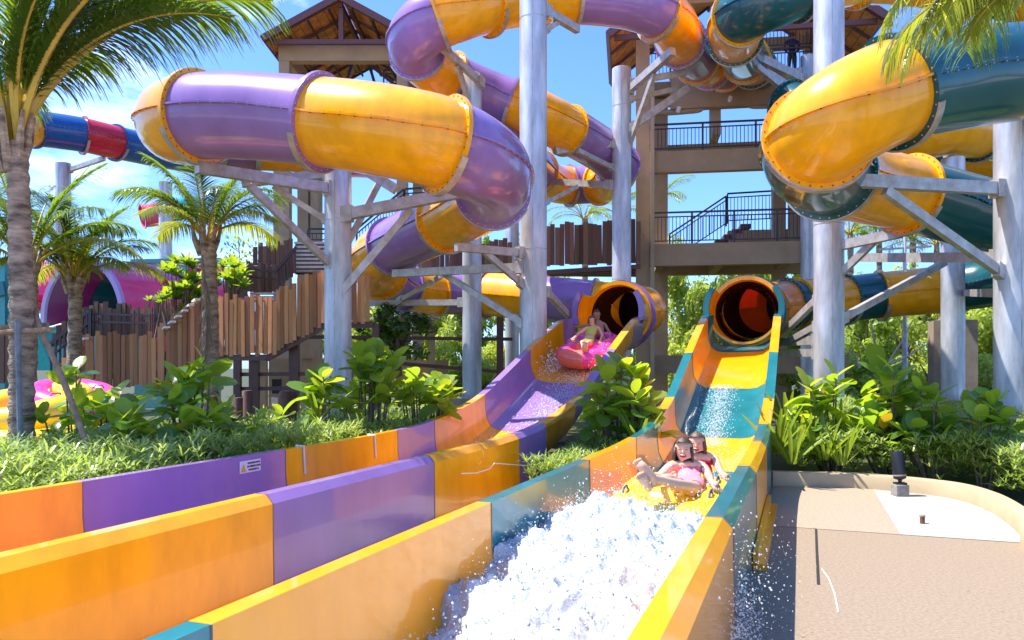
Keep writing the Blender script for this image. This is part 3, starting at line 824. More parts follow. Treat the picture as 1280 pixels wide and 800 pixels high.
# sloping black stair railing behind the slide
ws = thing('stair_railing', 'black sloping stair railing behind the purple tube, left of centre', 'railing', at(470, 300, 27))
railing(ws, at(446, 312, 27), at(505, 262, 27), .72, m_railk); railing(ws, at(506, 262, 27), at(560, 258, 27), .72, m_railk)
ws2 = thing('landing_railing', 'short black railing on the landing just left of the column at left', 'railing', at(395, 304, 27))
railing(ws2, at(385, 304, 27), at(412, 304, 27), .50, m_railk)

# ------------------------------------------------------------------ plank stairs and walkways
plank_me = mesh('plank', *(lambda m: (m.v, m.f))((lambda b: (b.box((0, 0, .5), (.5, 0, 0), (0, .5, 0), (0, 0, .5)), b)[1])(MB())), m_wood)
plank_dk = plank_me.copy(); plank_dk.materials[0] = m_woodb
def planks(root, runs, jit=5, me=None, th=.045, gapk=1.0):
    for (x0, t0, b0, y0), (x1, t1, b1, y1), n in runs:
        n = int(n * 1.3 + .5)
        for i in range(n):
            f = (i + .5) / n
            px, tp, bt, Y = lerp(x0, x1, f), lerp(t0, t1, f) + R.uniform(-jit, jit), lerp(b0, b1, f) + R.uniform(-jit * .5, jit * .5), lerp(y0, y1, f)
            wd = math.hypot((x1 - x0) / n / F_ * Y, (y1 - y0) / n) * gapk * R.uniform(.95, 1.03)
            lo, hi = at(px, bt, Y), at(px, tp, Y)
            o = inst('plank', me or plank_me, root, lo + Vector((R.uniform(-.01, .01), R.uniform(-.035, .035), 0)), rot=(R.uniform(-.01, .01), R.uniform(-.012, .012), R.uniform(-.12, .12) + math.atan2(y1 - y0, (x1 - x0) / F_ * (y0 + y1) / 2)),
                     scale=(wd, th, hi.z - lo.z))
def sbeam(root, name, p, q, wd, ht, mat):
    mb = MB(); mb.beam(at(*p), at(*q), wd, ht); return obj(name, mb, mat, root)

f2 = thing('plank_stair', 'long stepped plank-clad stair rising from the left behind the big-leaf shrubs', 'plank fence', at(240, 470, 20))
planks(f2, [((78, 452, 486, 20.6), (102, 428, 486, 20.5), 3), ((102, 418, 486, 20.5), (196, 419, 482, 20.2), 13), ((196, 412, 478, 20.2), (250, 374, 462, 20), 8), ((250, 372, 458, 20), (270, 371, 450, 20), 3),
            ((270, 370, 443, 20), (346, 374, 444, 19.6), 11), ((346, 366, 438, 19.6), (412, 333, 402, 19.4), 10), ((426, 340, 402, 19.6), (462, 348, 403, 19.8), 5)])
for p, q in (((84, 470, 20.7), (196, 470, 20.3)), ((196, 468, 20.3), (270, 440, 20.1)), ((270, 436, 20.1), (346, 436, 19.7)), ((270, 447, 20.1), (334, 447, 19.7)), ((334, 448, 19.7), (414, 402, 19.5)), ((400, 406, 19.6), (466, 406, 19.9)), ((196, 474, 20.3), (270, 452, 20.1))):
    sbeam(f2, 'stringer', p, q, .1, .16, m_brown)
for px, yt in ((297, 446), (318, 446), (368, 420), (470, 404), (214, 470), (132, 480)):
    sbeam(f2, 'steel_post', (px, yt, 20), (px, 545, 20), .24 if px in (318, 368) else .17, .17, m_brown)
for p, q in (((300, 468, 20.1), (414, 467, 20)), ((300, 486, 20.1), (396, 485, 20)), ((360, 421, 20.2), (640, 424, 23)), ((470, 452, 20.5), (640, 466, 23))):
    sbeam(f2, 'steel_rail', p, q, .08, .10, m_brown)
for i in range(6):
    f = i / 5
    sbeam(f2, 'tread_nosing', (lerp(205, 243, f), lerp(412, 377, f), 20.25), (lerp(209, 247, f), lerp(409, 374, f), 19.8), .14, .05, m_white)
for i in range(3):
    sbeam(f2, 'tread_nosing', (86 + i * 9, 447 - i * 11, 20.8), (90 + i * 9, 445 - i * 11, 20.3), .12, .05, m_white)

f1 = thing('plank_fence', 'dark upper plank fence with a maroon handrail under the pink tunnel', 'plank fence', at(160, 420, 23.5))
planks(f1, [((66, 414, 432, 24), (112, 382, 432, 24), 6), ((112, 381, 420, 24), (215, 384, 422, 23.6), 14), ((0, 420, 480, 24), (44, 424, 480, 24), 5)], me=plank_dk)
for p, q in (((113, 392, 23.4), (216, 396, 23)), ((113, 402, 23.4), (216, 405, 23))): sbeam(f1, 'handrail', p, q, .06, .06, m_rail)
sbeam(f1, 'sloping_handrail', (60, 434, 23.3), (110, 390, 23.3), .14, .10, m_rail)
sbeam(f1, 'sloping_handrail', (62, 448, 23.2), (110, 404, 23.2), .06, .05, m_rail)
for i in range(9):
    x = 64 + i * 5.6; sbeam(f1, 'baluster', (x, 434 - (x - 60) * .88, 23.25), (x, 478, 23.25), .05, .05, m_rail)
for i in range(10):
    x = 118 + i * 10; sbeam(f1, 'baluster', (x, 392, 23.4), (x, 420, 23.4), .03, .03, m_rail)
sbeam(f1, 'grey_post', (113, 386, 23.2), (113, 482, 23.2), .09, .09, m_railk)

f3 = thing('plank_fence', 'purplish plank landing above the stair, right of the middle palm', 'plank fence', at(340, 370, 22.5))
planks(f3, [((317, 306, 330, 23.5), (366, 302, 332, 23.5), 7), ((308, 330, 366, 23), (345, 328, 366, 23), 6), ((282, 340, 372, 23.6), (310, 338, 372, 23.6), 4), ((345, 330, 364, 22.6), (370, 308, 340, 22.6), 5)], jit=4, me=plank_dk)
sbeam(f3, 'sloping_handrail', (343, 340, 22.2), (371, 309, 22.2), .09, .09, m_rail)
sbeam(f3, 'handrail', (308, 336, 22.6), (345, 340, 22.6), .05, .05, m_rail); sbeam(f3, 'handrail', (308, 346, 22.6), (345, 349, 22.6), .05, .05, m_rail)
sbeam(f3, 'sloping_handrail', (282, 376, 21.8), (314, 354, 21.8), .08, .08, m_rail)
for i in range(6): sbeam(f3, 'baluster', (347 + i * 4.4, 336 - i * 4.9, 22.2), (347 + i * 4.4, 362 - i * 4.2, 22.2), .04, .04, m_rail)
for i in range(8):
    y = 304 + i * 5
    sbeam(f3, 'tread', (369, y, 24.4 - i * .2), (410, y, 24.4 - i * .2), .22, .06, m_tread)
    sbeam(f3, 'riser', (369, y + 2.6, 24.5 - i * .2), (410, y + 2.6, 24.5 - i * .2), .02, .08, m_rail)
for i in range(3): sbeam(f3, 'tread', (314, 367 + i * 4.5, 21.6 - i * .1), (344, 367 + i * 4.5, 21.6 - i * .1), .22, .05, m_tread)

f4 = thing('plank_walkway', 'high dark plank walkway behind the slides, left of the tower', 'plank fence', at(650, 345, 27.2))
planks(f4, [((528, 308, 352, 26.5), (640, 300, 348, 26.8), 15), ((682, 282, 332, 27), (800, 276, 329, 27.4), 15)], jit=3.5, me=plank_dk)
for i in range(4): sbeam(f4, 'deck_joist', (528, 350 - i * 2.5, 27.0 + i * .8), (800, 333 + i * 3.6, 27.6 + i * .8), .16, .14, m_brown)
sbeam(f4, 'cross_joist', (650, 346, 26.9), (690, 340, 29.5), .14, .14, m_brown)
for px in (505, 512 + 70, 588, 625): sbeam(f4, 'steel_post', (px, 345, 26.9), (px, 520, 26.9), .24, .2, m_brown)

# low room and beams under the walkway
um = thing('service_shelter', 'taupe walls and posts under the walkway behind the left shrubs', 'shelter', at(480, 500, 26))
def up(name, mat, x0, x1, y0, y1, Y, dy=.25):
    mb = MB(); a, b = at(x0, y1, Y), at(x1, y0, Y); mb.abox(a.x, b.x, Y, Y + dy, max(a.z, -.02), b.z); return obj(name, mb, mat, um)
up('low_wall', m_conc, 336, 440, 448, 520, 25.5); up('low_wall', m_conc, 440, 560, 450, 474, 25.6)
up('post', m_conc, 376, 388, 406, 448, 25.4); up('post', m_conc, 324, 332, 446, 520, 24.8); up('post', m_conc, 536, 543, 388, 520, 25.2)
up('post', m_conc2, 372, 388, 487, 530, 24.4)
up('electric_box', m_black, 340, 351, 474, 492, 25.2, .1)
up('notice_plate', m_white, 339, 347, 497, 508, 25.2, .05)

# pink tunnel slide and its green trough, far left
tn = thing('pink_tunnel_slide', 'big pink and magenta half-pipe tunnel slide far behind the left palms', 'water slide', at(100, 400, 30))
c0 = at(103, 398, 29.5); ax = Vector((.62, .78, 0)); rt = Vector((.97, -.25, 0)).normalized()
def half(name, mat, r0, r1, l0, l1, parent, a0=-.12, a1=math.pi + .12, thick=.06, n=30, zs=1.22):
    mb = MB(); vs = []; fs = []
    for l, r_ in ((l0, r0), (l1, r1), (l1, r1 - thick), (l0, r0 - thick)):
        for k in range(n + 1):
            a = lerp(a0, a1, k / n); vs.append(c0 + ax * l + rt * (math.cos(a) * r_) + Vector((0, 0, math.sin(a) * r_ * zs)))
    m = n + 1
    for i in range(4):
        for k in range(n): fs.append((i * m + k, i * m + k + 1, ((i + 1) % 4) * m + k + 1, ((i + 1) % 4) * m + k))
    mb.add(vs, fs); return obj(name, mb, mat, parent, smooth=40)
half('tunnel_shell', m_pink, 1.86, 1.7, .1, 3.2, tn); half('tunnel_lining', m_magenta, 1.78, 1.60, .05, 1.4, tn); half('tunnel_lining', m_teal, 1.62, 1.5, 1.45, 3.4, tn)
half('tunnel_rim', m_lilac, 1.92, 1.92, -.05, .09, tn, thick=.18); half('tunnel_rib', m_red, 1.95, 1.94, 2.0, 2.12, tn, thick=.2); half('tunnel_shell', m_pink, 1.78, 1.6, 3.25, 6, tn)
mb = MB(); mb.box(c0 + ax * 3.3 + Vector((0, 0, .2)), rt * 1.5, ax * .05, (0, 0, 1.8)); obj('tunnel_end', mb, m_teal, tn)
mb = MB(); mb.box(c0 + ax * 1.2 + rt * 1.75 + Vector((0, 0, -.5)), rt * .05, ax * 1.8, (0, 0, .75)); obj('side_skirt', mb, m_pink, tn)
mb = MB(); mb.beam(c0 + rt * 1.95 + Vector((0, 0, .28)), c0 + rt * 1.9 + ax * 3.4 + Vector((0, 0, .15)), .1, .1); obj('side_pipe', mb, m_steelw, tn)
mb = MB(); mb.box(c0 + Vector((0, -.3, -1.15)), rt * 2.3, ax * .6, (0, 0, .85)); obj('trough', mb, m_green, tn)
mb = MB(); mb.tube([c0 + rt * -1.5 + Vector((0, -.9, -.55)), c0 + rt * -.4 + Vector((0, -.95, -.3)), c0 + rt * .6 + Vector((0, -.95, -.1)), c0 + rt * 1.5 + Vector((0, -.9, 0))], .05, 6); obj('trough_lip', mb, m_white, tn)
pb = thing('pink_bowl_slide', 'rounded pink and red slide piece beside the near palm trunk', 'water slide', at(52, 360, 33))
mb = MB(); c = at(50, 362, 33); mb.lathe(c + Vector((0, 0, -.6)), [(1.3, 0), (1.5, .25), (1.35, .9), (.95, 1.4), (.4, 1.75), (.1, 1.82)], 28); obj('bowl_shell', mb, m_pink, pb, smooth=40)
mb = MB(); mb.lathe(c + Vector((0, 0, -.95)), [(1.42, 0), (1.56, .08), (1.56, .3), (1.35, .34)], 28); obj('bowl_rim', mb, m_red, pb, smooth=40)
gp = thing('green_slide', 'pale sea-green slide wall behind the rosette bush', 'water slide', at(230, 380, 33))
mb = MB(); a, b = at(168, 395, 33), at(272, 328, 33); mb.abox(a.x, b.x, 33, 33.4, -.02, b.z); obj('side_wall', mb, M('pale_seagreen', (.22, .52, .50), rough=.5, var=.2), gp)
mb = MB(); mb.beam(at(165, 327, 32.9), at(276, 325, 32.9), .3, .16); obj('rim', mb, m_green, gp)
mb = MB(); mb.tube([at(238, 338, 32.5), at(258, 331, 32.4), at(278, 338, 32.3)], .16, 8); obj('pink_rim', mb, m_pink, gp, smooth=40)
gl = thing('green_slide', 'sea-green slide panel cut by the left edge of the photo', 'water slide', at(0, 400, 28))
mb = MB(); a, b = at(-60, 420, 28), at(6, 322, 28); mb.abox(a.x, b.x, 28, 28.3, -.02, b.z); obj('side_wall', mb, m_green, gl)
mb = MB(); mb.beam(at(-60, 372, 27.9), at(6, 360, 27.9), .12, .5); obj('stripe', mb, m_tealc, gl)
# ------------------------------------------------------------------ palms
def frond_mesh(name, Lr, el0, droop, ll, npair=58, wid=.030, green=None, sag=.55, seed=0, twist=0.):
    rr = random.Random(seed)
    n = 22; P = [Vector((0, 0, 0))]; T = []
    for i in range(n):
        f = i / n; a = rad(el0 - droop * f ** 1.25); d = Vector((math.cos(a), math.sin(twist * f) * .5, math.sin(a))).normalized()
        T.append(d); P.append(P[-1] + d * (Lr / n))
    T.append(T[-1])
    mb = MB(); mb.mi = 0
    mb.tube(P, [lerp(.045, .006, (i / n) ** .8) * (Lr / 3) ** .5 for i in range(n + 1)], 5)
    mb.mi = 1
    for k in range(npair):
        f = .20 + .80 * k / (npair - 1)
        x = f * n; i = min(int(x), n - 1); p = P[i].lerp(P[i + 1], x - i); t = T[i]
        lf = ll * (math.sin(math.pi * min(1, (f - .13) / .92)) ** .55 + .12) * rr.uniform(.8, 1.12)
        side0 = t.cross(Vector((0, 0, 1))).normalized()
        for sg in (-1, 1):
            d = (side0 * sg * rr.uniform(.75, 1.0) + t * (.45 + .5 * f) + Vector((0, 0, rr.uniform(.05, .35)))).normalized()
            q = p.copy(); wv = d.cross(Vector((0, 0, 1))).normalized()
            vs = []; m = 4; sg_ = sag * rr.uniform(.7, 1.4)
            for j in range(m + 1):
                g = j / m; wd = wid * (1 - g) ** .6 * (.55 + .45 * min(1, g * 4 + .3)) * .5
                if j == m: wd = .002
                vs += [q + wv * wd, q - wv * wd]
                d = (d + Vector((0, 0, -sg_ * (.35 + .5 * g)))).normalized(); q = q + d * (lf / m)
            mb.add(vs, [(2 * j, 2 * j + 1, 2 * j + 3, 2 * j + 2) for j in range(m)])
    mats = [m_rachis, green or m_frond]
    return mesh(name, mb.v, mb.f, mats, mb.m)

def palm(name, label, base, top, r0, r1, fronds, meshes, group='coconut palms', rings=26, bulge=True, boots=True):
    o = thing(name, label, 'palm tree', base, group)
    base, top = Vector(base), Vector(top)
    mb = MB(); pts = []; rs = []
    for i in range(rings * 2 + 1):
        f = i / (rings * 2); p = base.lerp(top, f) + Vector((math.sin(f * 2.3) * .06, 0, 0))
        pts.append(p); rs.append(lerp(r0, r1, f) * (1.07 if i % 2 else .92) * (1 + .25 * max(0, .08 - f) / .08))
    mb.tube(pts, rs, 16); obj('trunk', mb, m_trunk, o, smooth=45)
    if boots:
        for k in range(7):
            a = k * 2.4; d = Vector((math.cos(a), math.sin(a), 0)); mb = MB()
            mb.tube([top + d * r1 * .7 - Vector((0, 0, .35)), top + d * r1 * 1.5, top + d * r1 * 2.0 + Vector((0, 0, .35))], [r1 * .5, r1 * .42, r1 * .15], 6)
            obj('leaf_base', mb, m_trunk, o, smooth=40)
    for (mi, az, roll, sc) in fronds:
        inst('frond', meshes[mi], o, top + Vector((math.cos(az) * r1 * .6, math.sin(az) * r1 * .6, R.uniform(-.1, .12))), rot=(roll, 0, az), scale=(sc, sc, sc))
    return o

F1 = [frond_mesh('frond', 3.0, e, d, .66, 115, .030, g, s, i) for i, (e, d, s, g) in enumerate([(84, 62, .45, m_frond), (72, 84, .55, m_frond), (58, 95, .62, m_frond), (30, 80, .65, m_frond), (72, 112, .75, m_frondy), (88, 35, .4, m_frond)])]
pt = at(16, 178, 9.0)
fr1 = [(1, -.10, .1, 1.28), (1, .22, -.15, 1.05), (0, .65, 0, 1.0), (5, .3, 0, 1.0), (0, 1.2, .1, 1), (0, -.2, .3, 1.05), (1, 1.7, 0, 1), (0, 2.4, 0, 1), (1, 3.0, .1, 1), (2, 3.5, 0, 1), (0, 4.1, 0, .95), (2, 2.2, 0, 1), (5, 3.8, .1, .9), (0, .05, .35, 1.0), (5, .4, -.1, 1.0), (0, -.1, .2, 1.05), (0, .7, 0, 1.05), (1, .1, -.3, 1.25), (0, .35, .1, 1.1)]
palm('palm_tree', 'near palm with ringed trunk at the left edge held by wooden stakes', (at(26, 590, 9).x, 9, 0), pt, .148, .115, fr1, F1)
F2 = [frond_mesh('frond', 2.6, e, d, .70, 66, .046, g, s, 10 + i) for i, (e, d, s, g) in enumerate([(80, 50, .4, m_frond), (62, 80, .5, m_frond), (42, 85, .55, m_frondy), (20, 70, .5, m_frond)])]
def ring(n, mi, sc, off=0., jit=.25): return [(mi[k % len(mi)], off + 2 * math.pi * k / n + R.uniform(-jit, jit), R.uniform(-.2, .2), sc * R.uniform(.88, 1.1)) for k in range(n)]
b2 = at(88, 460, 19.5); palm('palm_tree', 'bushy young palm in front of the pink tunnel', (b2.x, 19.5, 0), at(92, 350, 19.5), .17, .16, ring(22, [0, 1, 1, 2, 0, 0], .86), F2, rings=12)
b3 = at(263, 460, 18); palm('palm_tree', 'palm with yellow leaf stalks standing in the stair just below the purple loop', (b3.x, 18, 0), at(258, 300, 18), .19, .17, ring(19, [0, 1, 1, 2, 0], .85), F2, rings=20)
b4 = at(34, 460, 17.5); palm('palm_tree', 'young palm mostly hidden behind the near trunk', (b4.x, 17.5, 0), at(36, 330, 17.5), .15, .14, ring(16, [0, 1, 1, 2], 1.05, .3), F2, rings=10)
FF = [frond_mesh('frond', 2.6, e, d, .6, 26, .06, m_frond, .5, 30 + i) for i, (e, d) in enumerate([(70, 80), (45, 85), (20, 75)])]
for px, py, Y, sc, lab in ((730, 274, 44, .85, 'far palm crown above the plank walkway left of the tower'), (1062, 292, 46, 1.0, 'far palm just right of the thick column under the teal loop'), (1098, 300, 48, 1.1, 'far palm under the middle of the teal loop'),
                      (1140, 296, 47, 1.1, 'far palm left of the column on the brown footing'), (1170, 305, 50, 1.1, 'far palm behind the column on the brown footing'), (826, 250, 46, .9, 'far palm seen between the tower columns'), (772, 268, 48, .8, 'far palm tucked beside the column left of the tower')):
    b = at(px, 460, Y); palm('palm_tree', lab, (b.x, Y, 0), at(px, py, Y), .2, .17, ring(13, [0, 1, 1, 2], sc * 1.0), FF, rings=6, boots=False)
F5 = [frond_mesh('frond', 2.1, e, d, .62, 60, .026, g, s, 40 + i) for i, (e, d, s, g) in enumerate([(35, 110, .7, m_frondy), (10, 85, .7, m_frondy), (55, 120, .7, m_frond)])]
b5 = at(1345, 460, 6.6)
palm('palm_tree', 'palm outside the right edge, its yellow fronds hanging into the upper right corner', (b5.x + 1.5, 7.4, 0), at(1345, -22, 6.6), .15, .13,
     [(0, 3.05, .1, .85), (1, 3.35, 0, .72), (1, 2.75, .2, .72), (0, 2.5, 0, .8), (2, 3.2, .2, 1.0), (0, 3.7, .1, .8), (1, 3.95, 0, .7), (2, 1.5, 0, 1), (2, .3, 0, 1), (2, 5, 0, 1), (1, 3.1, .5, .58), (1, 3.55, -.4, .58), (1, 3.2, .1, .52), (1, 2.95, -.2, .54), (1, 3.42, .2, .5), (0, 3.3, .2, .6), (0, 2.85, -.2, .62), (1, 3.7, 0, .5)], F5, rings=24)
# withered frond hanging in front of the middle palm
dd = frond_mesh('dead_frond', 2.3, -82, 15, .6, 34, .03, m_dead, .6, 77); dd.materials[0] = m_dead
o = bpy.data.objects.new('dead_frond', dd); link(o, None, at(252, 322, 17.4)); o.rotation_euler = (0, 0, 0); tag(o, 'withered brown frond hanging down beside the middle palm trunk', 'dead frond')

# support stakes of the near palm
def stick(name, label, pts, r, mat=m_stake, group='wooden stakes bracing the near palm'):
    mb = MB(); P = catmull([at(*p) for p in pts], 4); mb.tube(P, [r * R.uniform(.85, 1.1) for _ in P], 8)
    return tag(obj(name, mb, mat, smooth=40), label, 'stake', group)
stick('wooden_stake', 'long slanting wooden stake leaning from the palm trunk down to the hedge', [(42, 382, 9.2), (52, 415, 9.0), (80, 478, 8.7), (113, 568, 8.3)], .035)
stick('wooden_stake', 'horizontal pole lying on the hedge at the foot of the slanting stake', [(10, 588, 8.6), (70, 578, 8.4), (126, 562, 8.2)], .032)
stick('wooden_stake', 'weathered upright grey stake tied against the palm trunk', [(22, 400, 8.75), (24, 500, 8.75), (27, 585, 8.75)], .035, M('grey_stake', (.22, .23, .25), rough=.9, var=.4, bump=.4))
stick('wooden_stake', 'front horizontal pole of the frame tied round the palm trunk', [(-10, 417, 8.78), (30, 414, 8.78), (64, 412, 8.78)], .032)
stick('wooden_stake', 'rear horizontal pole of the frame tied round the palm trunk', [(-10, 410, 9.25), (30, 408, 9.25), (60, 406, 9.25)], .032)
stick('wooden_stake', 'thin slanting stake behind the palm trunk', [(36, 392, 9.5), (30, 460, 9.8), (18, 560, 10.2)], .03)

# ------------------------------------------------------------------ big-leaf shrubs
def leaf_mesh(name, Ln, wd, mat, cup=.12, bend=.12, tip=.0, nseg=6):
    vs = []; fs = []
    for i in range(nseg + 1):
        f = i / nseg
        w_ = wd * .5 * (math.sin(math.pi * min(1, (f * .86 + .09))) ** .62) * (1.0 + .30 * (f - .5)) if 0 < i < nseg else wd * (.10 if i == 0 else .20)
        x = Ln * f; z = -bend * Ln * f * f
        vs += [(x, w_, z + cup * w_), (x, 0, z - .0), (x, -w_, z + cup * w_)]
    for i in range(nseg):
        a = i * 3; fs += [(a, a + 3, a + 4, a + 1), (a + 1, a + 4, a + 5, a + 2)]
    return mesh(name, vs, fs, mat, smooth=180)
LEAF = [leaf_mesh('leaf', .30, .20, m_leaf), leaf_mesh('leaf', .30, .215, m_leaf, .25, .25), leaf_mesh('leaf', .26, .165, m_leafy, .2, .05), leaf_mesh('leaf', .24, .15, m_leafw, .1, .3)]
def bigleaf(label, px0, px1, ytop, ybase, Y, n_nodes, per=6, sc=1., dY=.6, group='big-leaf shrubs', name='broadleaf_shrub', young=.3, old=.02, zmin=.0, nodes=None, cat='shrub'):
    b = at((px0 + px1) / 2, 460, Y); o = thing(name, label, cat, (b.x, Y, 0), group)
    zt = at(0, ytop, Y).z; zb = at(0, ybase, Y).z
    hw = (px1 - px0) / 2 / F_ * Y
    stems = MB()
    n_nodes = int(n_nodes * 1.45); sc *= 1.1
    for k in range(n_nodes):
        if nodes and k < len(nodes): p = at(*nodes[k], Y + R.uniform(-.2, .2))
        else:
            u = R.uniform(-1, 1); top = lerp(zb, zt, (1 - abs(u) ** 2.2 * .6))
            p = Vector((b.x + u * hw * .86, Y + R.uniform(-dY, dY), lerp(zb + .15, top - .08, R.random() ** .55)))
        q = Vector((b.x + (p.x - b.x) * .25, Y + (p.y - Y) * .3, 0)); mid = (p + q) / 2 + Vector(((p.x - b.x) * .15, 0, .05))
        stems.tube([q, mid, p], [.018 * sc, .014 * sc, .009 * sc], 5)
        a0 = R.uniform(0, 6.28)
        for j in range(per):
            az = a0 + j * 2.399; el = R.uniform(-.35, .9) + (.35 if j < 2 else 0)
            r_ = R.random(); me = LEAF[3] if r_ < old else (LEAF[2] if (r_ < young or (j < 2 and r_ < young + .35)) else LEAF[R.randrange(2)])
            s = sc * R.uniform(.7, 1.18)
            inst('leaf', me, o, p + Vector((math.cos(az), math.sin(az), 0)) * .015 - Vector((0, 0, j * .03 * sc)), rot=(R.uniform(-.6, .6), -el, az), scale=(s, s, s))
    obj('stems', stems, m_bark, o)
    return o
bigleaf('leggy broadleaf shrub in front of the stacked rafts beside the slanting stake', 62, 148, 446, 570, 9.4, 7, 5, .85, .3, nodes=[(82, 470), (95, 462), (72, 545), (78, 565), (100, 520)])
bigleaf('mid broadleaf shrub right of the stacked rafts', 100, 198, 462, 560, 10.2, 11, 6, .95, .4, young=.4)
bigleaf('low broadleaf shrub just behind the purple lane wall below the rafts', 118, 205, 492, 585, 8.8, 8, 6, .85, .25, young=.4)
bigleaf('low broadleaf shrub close to the lane wall left of the warning sticker', 222, 300, 500, 575, 9.2, 8, 6, .85, .25, young=.4)
bigleaf('small broadleaf shrub between the brown stub posts and lane wall', 318, 372, 506, 556, 10.2, 5, 6, .85, .25, young=.4)
bigleaf('tall broadleaf shrub with one yellowed leaf in front of the plank stair', 188, 292, 442, 562, 10.0, 13, 6, 1.0, .4, old=.05, young=.35, nodes=[(255, 450), (262, 470), (230, 475), (215, 485)])
bigleaf('broadleaf shrub left of the leftmost big column foot, one upright leaf', 378, 440, 462, 528, 11.6, 8, 5, 1.05, .4, nodes=[(402, 476), (390, 490)])
bigleaf('broadleaf shrub at the foot of the leftmost big column', 415, 500, 432, 515, 12.6, 12, 6, 1.15, .5, young=.35, nodes=[(470, 445), (490, 452), (462, 470)])
bigleaf('low broadleaf shrub between two columns beside the purple chute', 490, 566, 462, 510, 13.2, 12, 6, 1.1, .5, young=.35)
bigleaf('broadleaf shrub growing between the two chutes', 728, 826, 450, 566, 12.0, 19, 6, 1.2, .6, young=.35, nodes=[(770, 462), (790, 460), (800, 480), (806, 518), (755, 500)])
bigleaf('broadleaf shrub in front of the thick column right of the deck bed', 1000, 1080, 468, 545, 11.9, 10, 6, 1.05, .4, young=.3, nodes=[(1012, 480), (1045, 468)])
bigleaf('large broadleaf shrub in the middle of the right-hand bed', 1070, 1150, 458, 560, 11.6, 13, 6, 1.12, .4, young=.3, nodes=[(1100, 462), (1125, 480), (1142, 505)])
bigleaf('broadleaf shrub before the brown column footing', 1130, 1205, 480, 590, 11.0, 11, 6, .95, .4, young=.3, nodes=[(1150, 488)])
bigleaf('broadleaf shrub at right edge in front of the thick column', 1195, 1262, 488, 575, 10.4, 9, 5, .95, .35, nodes=[(1240, 500), (1225, 505)])
# rosette bush
LEAF_s = [leaf_mesh('leaf', .30, .13, m_leafy, .2, .1), leaf_mesh('leaf', .30, .13, leafmat('rosette_leaf', (.075, .17, .02), (.33, .50, .02), .45, .3, .3), .2, .1)]
def rosette(label, px0, px1, y0, y1, Y, n, group='rosette-leaved bushes', pts=None, per=13, s=1.05):
    b = at((px0 + px1) / 2, 460, Y); o = thing('rosette_bush', label, 'bush', (b.x, Y, 0), group); st = MB()
    for k in range(n):
        u = R.uniform(-1, 1); px = lerp(px0, px1, .5 + u * .5); y = lerp(y1, y0 + abs(u) * (y1 - y0) * .35, R.random() ** .7)
        p = at(px, y, Y + R.uniform(-.5, .5)); st.tube([(b.x + (p.x - b.x) * .2, Y, max(0, p.z - 1.6)), p - Vector((0, 0, .35)), p], [.03, .018, .012], 5)
        for j in range(per):
            az = j * 2.399 + k; el = lerp(1.35, .15, j / per); inst('leaf', LEAF_s[0 if j < per * .45 else 1], o, p, rot=(R.uniform(-.3, .3), -el, az), scale=(s * R.uniform(.8, 1.15),) * 3)
    obj('stems', st, m_bark, o)
rosette('yellow-green rosette bush left of the middle palm', 192, 250, 316, 392, 21.6, 26)
rosette('yellow-green rosette bush right of the middle palm', 266, 306, 326, 372, 21.6, 18)
rosette('small rosette bush peeping over the maroon handrail', 172, 205, 370, 388, 22.6, 4, s=.7)

# ------------------------------------------------------------------ hedges (too many blades to count)
def hedge(name, label, inside, x0, x1, y0, y1, ztop, n, ln=(.10, .24), wd=.016, mats=(m_hedge, m_hedgel), tipf=.3, zlo=.2, up=.7):
    mb = MB(); c = 0; tries = 0
    while c < n and tries < n * 40:
        tries += 1
        x, y = R.uniform(x0, x1), R.uniform(y0, y1)
        if not inside(x, y): continue
        c += 1
        bump = noise.noise(Vector((x * 1.7, y * 1.7, 3.1))) * .16 + noise.noise(Vector((x * 5, y * 5, 1.1))) * .07
        zt = (ztop(x, y) if callable(ztop) else ztop) + bump
        fz = R.random() ** .45; z0 = lerp(zlo * zt, zt, fz)
        base = Vector((x, y, z0)); az0 = R.uniform(0, 6.28)
        for k in range(6):
            az = az0 + k * 1.05 + R.uniform(-.3, .3); l = R.uniform(*ln); e = R.uniform(.1, 1.25) * up + .15
            d = Vector((math.cos(az) * math.cos(e), math.sin(az) * math.cos(e), math.sin(e)))
            sd_ = d.cross(Vector((0, 0, 1))).normalized() * wd * R.uniform(.7, 1.2) * .5
            m_ = base + d * l * .55; t_ = m_ + (d + Vector((0, 0, -.45))).normalized() * l * .45
            mb.mi = 1 if (fz > .72 and R.random() < tipf) else 0
            mb.add([base - sd_ * .6, base + sd_ * .6, m_ + sd_, m_ - sd_, t_], [(0, 1, 2, 3), (3, 2, 4)])
    o = obj(name, mb, list(mats)); return tag(o, label, 'hedge', None, 'stuff')
def latA(x, y): return x - .375 * y
hedge('hedge', 'narrow-leaved green hedge along the outside of the purple lane', lambda x, y: latA(x, y) < -6.12 and latA(x, y) > -9.2, -8.5, 1, 5, 15.5, lambda x, y: .90 - (.10 if y > 11 else 0), 6200, (.12, .26), .020, tipf=.45)
hedge('hedge', 'low narrow-leaved hedge in the bed behind the kerb', lambda x, y: latA(x, y) > -.15 and min((Vector((x, y, 0)) - p).length for p in curb_base[::3]) > .32 and (y > 10.9 or x > 5.6), 3.4, 9, 8.2, 14.0,
      lambda x, y: .60 + max(0, (y - 10.5)) * .10 + (.12 if x > 5.6 else 0), 7500, (.11, .24), .019, tipf=.45)
hedge('hedge', 'narrow-leaved planting in the gap between the two chutes', lambda x, y: -3.45 < latA(x, y) < -2.5, -.2, 3.2, 9.6, 15, .52, 1300, (.12, .24), .018)
hedge('ground_cover', 'low green ground cover spreading under the columns and stairs', lambda x, y: not (-6.2 < latA(x, y) < -.1) and latA(x, y) > -14, -9, 18, 14.2, 27, .45, 3200, (.25, .55), .05, tipf=.4)

